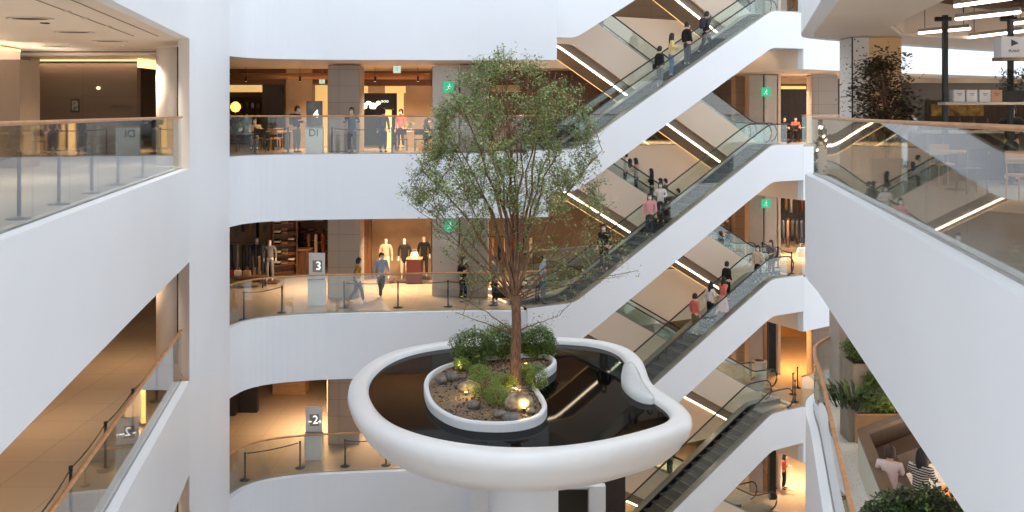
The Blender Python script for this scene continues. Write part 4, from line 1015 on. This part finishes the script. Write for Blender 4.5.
ppl(784, 43.0, 1, 1.0, 'hold', 'coral', 'black', 'person in a red top and black trousers near the amber ground floor wall', hair='l')
ppl(704, 44.0, 4, 1.0, 'walk', 'white', 'beige', 'person in white in the passage left of the lobby panels on the fourth floor', hair='s')
ppl(727, 45.5, 3, .4, 'stand', 'grey', 'black', 'person in grey in the passage beside the third floor lobby panels')
ppl(784, 45.9, 4, 0, 'sit', 'black', 'black', 'person in black seated at the left of the right lobby table')
ppl(795, 45.9, 4, 0, 'sit', 'coral', 'black', 'person in red seated at the right of the right lobby table')
person(XY(612, 30.6), 30.6, -14.4, .3, 'stand', 'purple', 'black', 'masked person in purple at the doorway under the basin', h=1.7)
# mannequins
def mannequin(px, Y, f, top, bot, label, head=True):
    R = root('mannequin', (XY(px, Y), Y, FL[f]+.1), 0, label, 'mannequin'); sk_ = mat('mannequin_white', (222, 214, 204), .4, noise=.05)
    put('body', body('stand'), sk_, R); put('top', cloth('stand', 'coat' if top == 'black' else 'top'), CM[top], R); put('trousers', cloth('stand', 'trousers'), CM[bot], R)
    MB().box((0, 0, -.05), (.7, .5, .1), bev=.01).build('stand', WOOD, R)
mannequin(386, 37.2, 3, 'beige', 'beige', 'mannequin in a cream jacket in the third floor shop window'); mannequin(404.5, 37.2, 3, 'black', 'beige', 'mannequin in a black jacket in the third floor shop window')
mannequin(270, 36.8, 3, 'grey', 'grey', 'mannequin in a grey suit at the front of the third floor left shop'); mannequin(257, 37.2, 3, 'navy', 'beige', 'mannequin in a navy jacket beside the clothes rack')
mannequin(424, 40.0-2.2, 3, 'black', 'black', 'mannequin in black clothes at the right of the third floor shop window')
R = root('display_case', (XY(414.5, 36.8), 36.8, FL[3]), 0, 'dark red display case beside the mannequins on the third floor', 'display case')
MB().box((0, 0, .5), (.62, .5, 1.0), bev=.02).build('body', mat('oxblood_lacquer', (70, 30, 26), .3, noise=.1), R); MB().box((0, 0, 1.02), (.64, .52, .04)).build('top', OAK, R)
bag(XY(414.5, 36.8), 36.8, FL[3]+1.04, BAGM[2], 'cream handbag on the dark red display case', .3)

# ------------------------------------------------------------------ under the basin
st(MB().box((.9, 30.9, -14.0), (4.6, .3, 5.4)), 'wall_kiosk', WHITE)
st(wbox(555, 490, 588, 560, 30.7, .06, DARKP), 'window_1', mat('dark_window_glass', (24, 26, 22), .1, noise=.3))
for px_ in (554.5, 588.5): st(wbox(px_-.6, 489, px_+.6, 560, 30.66, .1, BLACK), 'trim_2', STEEL)
st(MB().box((3.55, 30.9, -14.6), (.9, 1.6, .4)), 'floor', STONE); st(MB().box((3.55, 31.8, -12.6), (.9, .1, 3.4)), 'wall_doorway', DARKP)

# ------------------------------------------------------------------ left gallery of the fourth floor (and the floors below it)
for f in (5, 4, 3, 2):
    z = FL[f]; st(MB().cyl((-9.62, 25.3, z), .36, 0, 3.3, 28), 'column', mat('round_column_plaster', (226, 214, 202), .6, noise=.03))
    st(MB().box((-9.2, 24.9, z+1.65), (.1, .1, 3.3)), 'trim_3', BLACK)
z = 0
st(MB().box((XY(84.5, 30.2), 30.35, 1.55), (XY(137, 30.2)-XY(32, 30.2), .3, 3.2)), 'wall_panelled', TAUPE)
st(MB().box((XY(84.5, 30.2), 30.5, 3.25), (XY(137, 30.2)-XY(32, 30.2), .1, .05)), 'trim_cove', LEDA); area((XY(84, 30), 30.1, 3.2), 3.6, .1, 18, WARM)
st(MB().box((XY(137.5, 30.2)+.02, 31.2, 3.15), (.05, 2.0, .3)), 'trim_cove', LEDA)
st(MB().box((XY(19, 29.6), 29.9, 1.65), (.75, .6, 3.3)), 'column', mat('taupe_plaster', (150, 130, 112), .6, noise=.05)); st(MB().box((-19.5, 30.6, 1.65), (7, .3, 3.3)), 'wall_block', TAUPE)
st(MB().box((XY(3, 24), 24.5, 1.45), (.9, 1.0, 2.9)), 'column', mat('taupe_plaster', (150, 130, 112)))
st(MB().box((-15.2, 22.5, 3.2), (1.5, 10, .45), rz=.12), 'ceiling_step', CEIL); st(MB().box((-14.38, 22.5, 3.36), (.05, 9.8, .06), rz=.12), 'trim_cove', LEDA)
shopwall(137, 83, 158, 91, 37.6, .2, LITY, 'wall_sign_band'); shopwall(120, 70, 160, 150, 38.6, .2, LITC); shopwall(137, 102, 158, 146, 38.2, .3, DARKP)
st(MB().box((XY(84, 31), 34, 1.6), (6, .2, 3.2)), 'wall_shop', TAUPE)
for i, (px, s_) in enumerate([(140, .14), (145, .2), (151, .16)]):
    tag(MB().box((0, 0, s_/2), (s_*1.2, .12, s_), bev=.01).build('display_box', CLO[4], None, (XY(px, 38.3), 38.32, ZY(102, 38.2))), f'pale box on the dark shop counter in the far left gap, {ORD[i]} from left', 'box')
R_ = root('poster', (XY(74, 30.1), 30.19, ZY(112.5, 30.1)), 0, 'small dark framed poster on the panelled wall of the left fourth floor', 'poster')
MB().box((0, 0, .23), (.3, .04, .46)).build('frame', BLACK, R_); MB().box((0, -.025, .23), (.2, .01, .34)).build('print', mat('poster_print', (150, 140, 128), .6, rgb2=(60, 52, 46), scale=9), R_)
R_ = root('wall_lettering', (XY(121, 30.1), 30.195, ZY(108.5, 30.1)), 0, 'small dark lettering on the right of the panelled wall', 'lettering'); text('RESTROOM', .14, (0, 0, .05), BLACK, R_, name='letters')
R_ = root('ceiling_mirror_lamp', (XY(96, 30), 30.17, ZY(88, 30)), 0, 'small glowing dome fixed on the panelled wall', 'lamp'); MB().blob((0, 0, 0), (.14, .12, .12), 1, 0).build('dome', mat('dome_white', (240, 226, 200), .4, emit=.8), R_)
def ceil_fix(px, py, z, r, label, m, name='downlight', sx=1, cat='downlight'):
    p = at(px, py, z); R = root(name, (p[0], p[1], z), 0, label, cat)
    MB().lathe([(r, 0), (r, -.012), (r*.8, -.014), (r*.78, 0)], n=20, sx=sx).build('trim_ring', CEIL if m is not BLACK else BLACK, R); MB().lathe([(r*.78, -.006), (.01, -.006)], n=20, sx=sx).build('lens', m, R)
LZ = 3.3-.15
LZ = FL[5]-TH+.145
LENS = mat('lamp_lens', (255, 236, 206), .4, emit=2.5); VENT = mat('vent_grey', (130, 116, 104), .6, noise=.15)
for i, (px, py, r, m, w_) in enumerate([(45, 23, .1, BLACK, 'left of the ceiling vents'), (123, 45, .09, LENS, 'near the round column'), (67, 11, .09, VENT, 'beside the ceiling joints at the top'), (85, 18, .09, VENT, 'below the one beside the joints'), (151, 58, .07, BLACK, 'left of the round column top'), (108, 26, .08, VENT, 'between joints and round vents')]):
    ceil_fix(px, py, LZ-.005, r, 'small round ceiling fitting '+w_+' on the left ceiling', m)
for i, (px, py, w_) in enumerate([(30, 18.5, 'nearest'), (74, 32, 'second nearest'), (110, 41, 'third nearest'), (54, 46.5, 'farthest')]):
    ceil_fix(px, py, LZ-.005, .3, 'long oval air vent in the left gallery ceiling, '+w_+' to the camera', VENT, 'ceiling_vent', 1.6, 'air vent')
for d in (.75, 1.35): st(band(resample(offset(LL, d), 3), .03, LZ-.006, LZ+.01), 'trim_ceiling_joint', SOFF)

# ------------------------------------------------------------------ right cafe terrace on the fourth floor
z = 0
st(MB().box((8.40, 22.1, 1.65), (.42, .8, 3.3)), 'column', TERRC); st(MB().box((8.20, 21.69, 1.65), (.03, .02, 3.3)), 'trim_4', BLACK)
st(MB().box((9.01, 22.12, 1.65), (.78, .8, 3.3)), 'column', mat('warm_oak_panel', (214, 176, 130), .5, rgb2=(178, 136, 92), scale=9, voro=True))
def tubelamp(a, b, z, label):
    p, q = at(*a, z), at(*b, z); R = root('tube_lamp', (p[0], p[1], z), 0, label, 'tube lamp'); d = Vector((q[0]-p[0], q[1]-p[1], 0))
    MB().tube([(0, 0, 0), d], .035, 8).build('tube', TUBE, R); MB().tube([Vector((0, 0, .06)), d+Vector((0, 0, .06))], .05, 4).build('housing', STEEL, R)
    for u in (.12, .88): MB().tube([d*u+Vector((0, 0, .06)), d*u+Vector((0, 0, FL[5]-TH+.98-z))], .008, 4).build('hanger', BLACK, R)
for a, b, n in [((919, 33), (970, 28.5), 'lowest of the left pair above the terrace'), ((956, 19), (1020, 12), 'second from the top in the middle of the cafe ceiling'), ((955, 6), (1012, -2), 'topmost of the cafe ceiling tubes'), ((968, 37.5), (1023, 31), 'lowest, just above the small sign box'), ((1014, 23.5), (1070, 16), 'at the right edge of the picture')]:
    tubelamp(a, b, 3.36, 'glowing white tube lamp, '+n)
def wtube(pts, Y, r, name, m, label, cat):
    P = [Vector((XY(a, Y), Y, ZY(b, Y))) for a, b in pts]; o = P[0]; ob = MB().tube([p-o for p in P], r, 8).build(name, m, None, o); tag(ob, label, cat)
for px, lab in [(945, 'left'), (1010.5, 'right')]:
    Y = 18.6; R = root('shelf_post', (XY(px, Y), Y, 0), 0, f'tall black square post carrying the cafe shelf, {lab} one', 'post')
    MB().box((0, 0, 1.75), (.09, .09, 3.5)).build('post', BLACK, R); MB().box((0, 0, .01), (.25, .25, .02)).build('foot_plate', BLACK, R)
    MB().tube([(-.2, 0, 3.42), (.12, 0, 3.42)], .05, 8).build('bracket', BLACK, R)
Y = 18.6; sz = ZY(103.5, Y)
R = root('wall_shelf', (XY(985, Y), Y, sz), 0, 'long pale shelf board hung between the two black posts', 'shelf'); MB().box((.5, 0, 0), (2.8, .36, .06), bev=.01).build('board', mat('pale_shelf_board', (206, 192, 180), .5, noise=.06), R)
R = root('sign_shelf', (XY(1014, Y), Y, ZY(59, Y)), 0, 'short brown board under the white sign box', 'shelf'); MB().box((.2, 0, 0), (1.1, .4, .07)).build('board', SOFF, R)
R = root('sign_box', (XY(1010, 18.4), 18.4, ZY(57.5, 18.4)), .0, 'white sign box with a dark triangle mark above the shelf', 'sign')
MB().box((0, 0, .21), (.52, .3, .42), bev=.01).build('box', WHITE, R); MB().add([(-.06, -.155, .36), (-.06, -.155, .22), (.09, -.155, .28)], [(0, 1, 2)]).add([(-.06, -.16, .36), (-.06, -.16, .22), (.09, -.16, .28)], [(0, 1, 2)]).build('triangle_mark', mat('dark_print', (84, 74, 70), .6), R)
text('PLANT', .075, (0, -.155, .12), mat('dark_print', (84, 74, 70)), R, name='letters')
for i, px in enumerate([956.5, 969, 982, 993.5]):
    r_ = root('carton', (XY(px, Y), Y-.02, sz+.03), 0, ['white carton at the left end of the cafe shelf', 'white carton second from the left on the cafe shelf', 'white carton third from the left on the cafe shelf', 'tan carton right of the white ones on the cafe shelf'][i], 'carton', 'cartons on the cafe shelf')
    MB().box((0, 0, .125), (.225, .22, .25), bev=.006).build('box', KWHITE if i < 3 else mat('tan_carton', (206, 160, 132), .7, noise=.05), r_)
    MB().box((0, -.113, .17), (.10, .006, .012)).box((0, -.113, .14), (.07, .006, .01)).build('print', mat('dark_print', (84, 74, 70)), r_)
R = root('planter_box', (XY(1012, Y), Y, sz+.03), 0, 'black planter box with a feathery plant on the cafe shelf', 'planter')
MB().box((.1, 0, .12), (.75, .24, .24), bev=.01).build('box', BLACK, R); b = MB(); r_ = random.Random(5)
for k in range(500):
    a = r_.uniform(-.25, .4); u = r_.random(); leaf(b, (a+r_.gauss(0, .12)*u, r_.gauss(0, .08), .24+u*.45), .07, r_, 1)
b.build('foliage', [leafmat('olive_leaf', (98, 96, 70), (60, 56, 44))], R)
# potted indoor tree
R = root('potted_tree', (XY(886, 19.2), 19.2, 0), 0, 'bushy dark leaved indoor tree before the wood clad column on the cafe terrace', 'potted tree')
MB().lathe([(.26, 0), (.34, .5), (.32, .52), (.28, .46)], n=24).build('pot', mat('clay_pot', (120, 108, 98), .7, noise=.1), R)
r_ = random.Random(9); a_ = MB(); b = MB()
for k in range(60):
    an = r_.uniform(0, 6.28); zz = r_.uniform(1.1, 2.6); rr = .60*math.sqrt(max(.05, 1-((zz-1.7)/1.05)**2))*r_.uniform(.5, 1); e = Vector((rr*math.cos(an), rr*math.sin(an), zz))
    a_.tube([(0, 0, .4), (0, 0, max(.5, zz-.7)), e*.6+Vector((0, 0, zz*.35)), e], .018, 5, r1=.006)
    for j in range(70):
        b.m = r_.random() < .35; leaf(b, e+Vector((r_.gauss(0, .15), r_.gauss(0, .15), r_.gauss(0, .12))), r_.uniform(.07, .13), r_, .6)
a_.build('trunk', BARK, R); b.build('foliage', [leafmat('bronze_leaf', (88, 62, 44), (44, 34, 26)), leafmat('dark_green_leaf', (84, 84, 48), (50, 52, 32))], R)
# bar counter with glasses, seated guests behind the glass
R = root('bar_counter', (11.2, 20.2, 0), .15, 'long brown cafe bar counter under the shelf', 'counter'); MB().box((0, 0, .52), (4.6, .7, 1.04)).build('body', WOODD, R); MB().box((0, 0, 1.06), (4.7, .8, .05)).build('worktop', mat('pale_shelf_board', (206, 192, 180)), R)
R = root('display_cabinet', (XY(975, 22.5), 22.6, 0), 0, 'lit yellow bottle cabinet behind the bar counter', 'cabinet'); MB().box((0, 0, .9), (2.6, .4, 1.8)).build('body', WOODD, R); MB().box((-.5, -.21, 1.55), (1.3, .03, .3)).build('lit_panel', mat('lit_cabinet', (206, 160, 76), .5, rgb2=(90, 60, 30), scale=5), R)
for i in range(5):
    bo = MB().lathe([(.035, 0), (.035, .17), (.013, .22), (.013, .28)], n=10).build('bottle', mat('dark_bottle', (60, 36, 20), .15, noise=.1), None, (9.65+i*.34, 20.05+i*.05, 1.085)); tag(bo, f'dark bottle on the cafe bar counter, {ORD[i]} from the left', 'bottle', 'bottles on the cafe bar')
person(XY(1004, 19.6)+.05, 19.4, 0, -.5, 'hold', 'black', 'black', 'masked cafe worker in black behind the shelf at the right edge', h=1.66)
for i, (x, y, rz, w_) in enumerate([(8.6, 17.4, .2, 'nearest the corner column'), (8.4, 14.2, .1, 'in the middle of the terrace'), (8.2, 11.2, 0, 'nearest the camera')]):
    R = root('table', (x, y, 0), rz, 'square wooden cafe table on the right terrace, '+w_, 'table'); MB().box((0, 0, .73), (.8, .8, .04), bev=.01).build('tabletop', OAK, R); MB().cyl((0, 0, 0), .03, 0, .72, 10).build('stem', BLACK, R); MB().lathe([(.24, 0), (.22, .03), (.04, .05)]).build('base', BLACK, R)
    chair(x-.1, y-.75, 0, PI, CHB, 'black chair before the terrace table '+w_, None); chair(x+.1, y+.75, 0, 0, CHO, 'oak chair behind the terrace table '+w_, None)
st(MB().box((18, 14, 1.65), (.3, 20, 3.3)), 'wall_cafe', mat('cafe_wall', (150, 116, 86), .6, noise=.2, scale=.5))

# ------------------------------------------------------------------ lower right terrace on the third floor
z3 = FL[3]
st(MB().box((8.30, 22.2, z3+1.65), (.7, .7, 3.3)), 'column', mat('lit_grey_panel', (176, 166, 156)))
PLG = mat('planter_stone', (150, 138, 124), .6, noise=.15, scale=6); PLW = mat('planter_cream', (206, 200, 186), .55, noise=.05)
def box_planter(px, py, w_, d, h, m, label, rz=0, plant=None):
    p = at(px, py, z3); R = root('box_planter', (p[0], p[1], z3), rz, label, 'planter')
    MB().box((0, 0, h/2), (w_, d, h), bev=.015).build('box', m, R); MB().box((0, 0, h-.01), (w_-.1, d-.1, .03)).build('soil', mat('soil', (60, 46, 36), .95, noise=.3), R); return (p[0], p[1], z3+h)
a = box_planter(862, 409, .7, .7, 1.15, PLG, 'tall stone planter by the grey column with a round clipped bush')
shrub('clipped_bush', (a[0]-.05, a[1], a[2]), (.85, .8, .55), 3200, .05, [SH1, SH2], 'round dark green bush in the tall stone planter by the column', 'bush', 21)
a = box_planter(880, 415, .7, .7, .5, PLG, 'low stone planter behind the palm planter')
shrub('bush', (a[0], a[1], a[2]), (.8, .7, .6), 2600, .06, [GR1, SH1], 'green bush half hidden behind the big white parapet', 'bush', 22)
a = box_planter(855, 438, .48, .48, .75, PLG, 'square stone planter holding the dark long leaved plant')
fern((a[0]-.02, a[1], a[2]-.02), .85, .42, 130, [leafmat('dark_palm_leaf', (62, 76, 44), (34, 44, 28)), SH1], 'dark long leaved plant spilling over the square stone planter', 'plant', 31, .035, 'leafy_plant')
a = box_planter(884, 437, 1.5, .8, .62, mat('tan_planter', (190, 150, 112), .6, noise=.1), 'long tan planter with bright green ground cover')
shrub('ground_cover', (a[0], a[1], a[2]-.05), (1.4, .8, .32), 3000, .05, [GR1, GR2], 'bright lime green ground cover in the long tan planter', 'plant', 24)
# seating booth: cream outside, brown rim
c0, c1, c2 = at(858, 455, z3+.3), at(883, 522, z3+.3), at(915, 432, z3+.3)
B = root('seating_booth', (*c0, z3), 0, 'cream sided booth with a brown rim round the seated guests', 'booth')
rel = lambda p: (p[0]-c0[0], p[1]-c0[1])
pth = [rel(c2), (0, 0), rel(c1)]
band(pth, .07, 0, .72).build('side_panel', PLW, B); band(offset(pth, .07), .07, 0, .72).build('inner_lining', WOODD, B); band(offset(pth, -.02), .2, .72, .80).build('rim', mat('rim_bronze', (104, 82, 62), .4, noise=.15), B)
q = offset(pth, .2); band(q, .5, 0, .42).build('bench_seat', WOODD, B)
sx0, sy0 = at(905, 497, z3+.4)
person(sx0-.22, sy0+.12, z3, 2.6, 'sit', 'palepink', 'grey', 'person in a pale pink shirt sitting bent forward in the booth', mask=False, h=1.6, hairm=HAIRG)
person(sx0+.22, sy0-.05, z3, 2.2, 'sit', 'stripe', 'black', 'dark haired person in a striped shirt sitting in the booth', mask=False, h=1.62, hair='l')
for i in range(5): pass
R = root('slatted_table', (sx0+.95, sy0+.1, z3), .5, 'small lit orange slatted table beside the seated guests', 'table')
for i in range(6): MB().box((0, -.27+i*.11, .42), (.7, .07, .03)).build('slat', mat('orange_slat', (236, 160, 92), .5, emit=.25), R)
for a in (-.3, .3):
    for b_ in (-.24, .24): MB().box((a, b_, .2), (.04, .04, .4)).build('leg', WOODD, R)
for i, (px, py, w_) in enumerate([(905, 512, 'left'), (935, 512, 'right')]):
    p = at(px, py, z3+.8); shrub('hedge', (p[0], p[1], z3), (1.25, .9, 1.15), 5200, .09, [leafmat('dark_hedge_leaf', (58, 70, 46), (32, 40, 28)), SH1], f'dark green hedge in front of the booth at the bottom, {w_} half', 'hedge', 50+i)

# ------------------------------------------------------------------ more goods in the shops, ducts, ceiling fittings
def duct(pts, r, label, m=STEEL):
    P = [Vector(p) for p in pts]; o = P[0]; tag(MB().tube([p-o for p in P], r, 12).build('ceiling_duct', m, None, o), label, 'duct')
dk = mat('dark_duct', (84, 66, 54), .5, .3, noise=.2)
duct([(8.6, 18.8, 4.0), (11.0, 20.6, 4.0), (15.5, 22.2, 4.0)], .17, 'dark round duct at the far side of the open cafe ceiling', dk)
duct([(7.4, 14.5, 4.05), (11.0, 16.2, 4.05), (15.5, 17.4, 4.05)], .2, 'thick dark duct crossing the middle of the open cafe ceiling', dk)
duct([(8.3, 17.2, 3.9), (15.5, 19.8, 3.9)], .05, 'thin pipe under the open cafe ceiling', dk)
def folded(x, y, z, n, where):
    for i in range(n):
        ci = (i*3+int(x*7)) % len(CLO); tag(MB().box((0, 0, .04), (.26, .24, .07), bev=.02).build('folded_garment', CLO[ci], None, (x, y, z+i*.075)), f'{CN[ci]} folded garment {ORD[i]} from bottom, {where}', 'folded clothes', 'folded pile '+where)
x0 = XY(284, 38.2); 
for r_i in range(1, 6):
    zz = FL[3]+.1+2.58*r_i/6+.016
    for j, dx in enumerate((-.27, .03, .32)):
        folded(x0+dx*math.cos(.5), 38.2+dx*math.sin(.5), zz, 2+(r_i+j) % 2, f'wooden unit row {ORD[r_i]}, {["left", "middle", "right"][j]}')
x0 = XY(316, 40.5)
for r_i in range(1, 5):
    zz = FL[3]+.1+2.48*r_i/5+.016
    for j, dx in enumerate((-.55, -.2, .2, .55)):
        folded(x0+dx, 40.5, zz, 2, f'wall shelf row {ORD[r_i]}, {["far left", "left", "right", "far right"][j]}')
x0 = XY(244, 41.5)
JM = [mat('jar_clay', (168, 120, 84), .5, noise=.1), mat('jar_white', (220, 212, 198), .4, noise=.05), mat('jar_green', (90, 110, 70), .5, noise=.1)]
for r_i in (1, 2, 3):
    for j in range(8):
        k = (j*5+r_i) % 3; tag(MB().lathe([(.05, 0), (.075, .06), (.07, .16+.03*k), (.04, .2+.03*k), (.045, .22+.03*k)], n=10).build('jar', JM[k], None, (x0-.9+j*.26, 41.45, .1+2.08*r_i/4+.016)), f'{["clay", "white", "green"][k]} jar {ORD[j]} from left on cafe back shelf row {ORD[r_i]}', 'jar', 'jars on the cafe back shelf')
for i, (px, Y, lab) in enumerate([(240, 34.8, 'small green pot plant on the dark cafe table by the globe lamp'), (410, 35.5, 'small green pot plant on the oak dining table'), ]):
    R = root('pot_plant', (XY(px, Y), Y, .74), 0, lab, 'pot plant'); MB().lathe([(.05, 0), (.07, .12), (.06, .12)], n=12).build('pot', KWHITE, R); b = MB(); r_ = random.Random(i)
    for k in range(160): leaf(b, (r_.gauss(0, .07), r_.gauss(0, .07), .14+r_.random()*.22), .06, r_, 1)
    b.build('foliage', [GR1], R)
for i, px in enumerate([246, 300, 375, 418]):
    Y = 36.2; R = root('pendant_spot', (XY(px, Y), Y, 2.85), 0, f'small black ceiling spot above the fourth floor gallery, {ORD[i]} from the left', 'ceiling spot')
    MB().lathe([(.05, -.12), (.05, .08)], n=12).build('housing', BLACK, R); MB().tube([(0, 0, .08), (0, 0, .5)], .01, 4).build('rod', BLACK, R); MB().lathe([(.042, -.122), (.01, -.122)], n=12).build('lens', LENS, R)
# ceiling beams and duct on the fourth-floor gallery
duct([(XY(229, 36.6), 36.6, 2.95), (XY(330, 36.6), 36.6, 2.95)], .13, 'horizontal ceiling duct left of the stone column on the fourth floor', mat('copper_duct', (170, 120, 80), .4, .4, noise=.1))
duct([(XY(360, 36.6), 36.6, 2.95), (XY(431, 36.6), 36.6, 2.95)], .13, 'horizontal ceiling duct right of the stone column on the fourth floor', mat('copper_duct', (170, 120, 80)))
# yellow stand in the dark shop
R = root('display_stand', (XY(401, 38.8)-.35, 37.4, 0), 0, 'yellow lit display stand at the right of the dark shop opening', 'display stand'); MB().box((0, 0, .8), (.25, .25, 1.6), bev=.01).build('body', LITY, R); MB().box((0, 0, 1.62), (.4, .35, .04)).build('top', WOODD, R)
R = root('waste_bin', (XY(757, 42), 41.6, FL[2]), 0, 'white cylindrical bin beside the second floor lobby column', 'bin'); MB().lathe([(.3, 0), (.34, 1.0), (.3, 1.02)], n=20).build('body', KWHITE, R); MB().cyl((0, 0, 0), .22, 1.021, 1.03).build('opening', BLACK, R)
R = root('amber_sign', (XY(779, 45.6), 45.6, FL[2]+2.3), 0, 'glowing amber square panel on the second floor lobby wall', 'sign'); MB().box((0, 0, .4), (.8, .1, .8), bev=.02).build('panel', mat('amber_panel', (240, 150, 40), .5, emit=.6), R)
for (px, f, Y, lab, m_) in [(778, 4, 49.6, 'in the dark fourth floor lobby shop', LITC), ]:
    pass
for i, (px, py, Y, f) in enumerate([(650, 330, 43.0, 2)]):
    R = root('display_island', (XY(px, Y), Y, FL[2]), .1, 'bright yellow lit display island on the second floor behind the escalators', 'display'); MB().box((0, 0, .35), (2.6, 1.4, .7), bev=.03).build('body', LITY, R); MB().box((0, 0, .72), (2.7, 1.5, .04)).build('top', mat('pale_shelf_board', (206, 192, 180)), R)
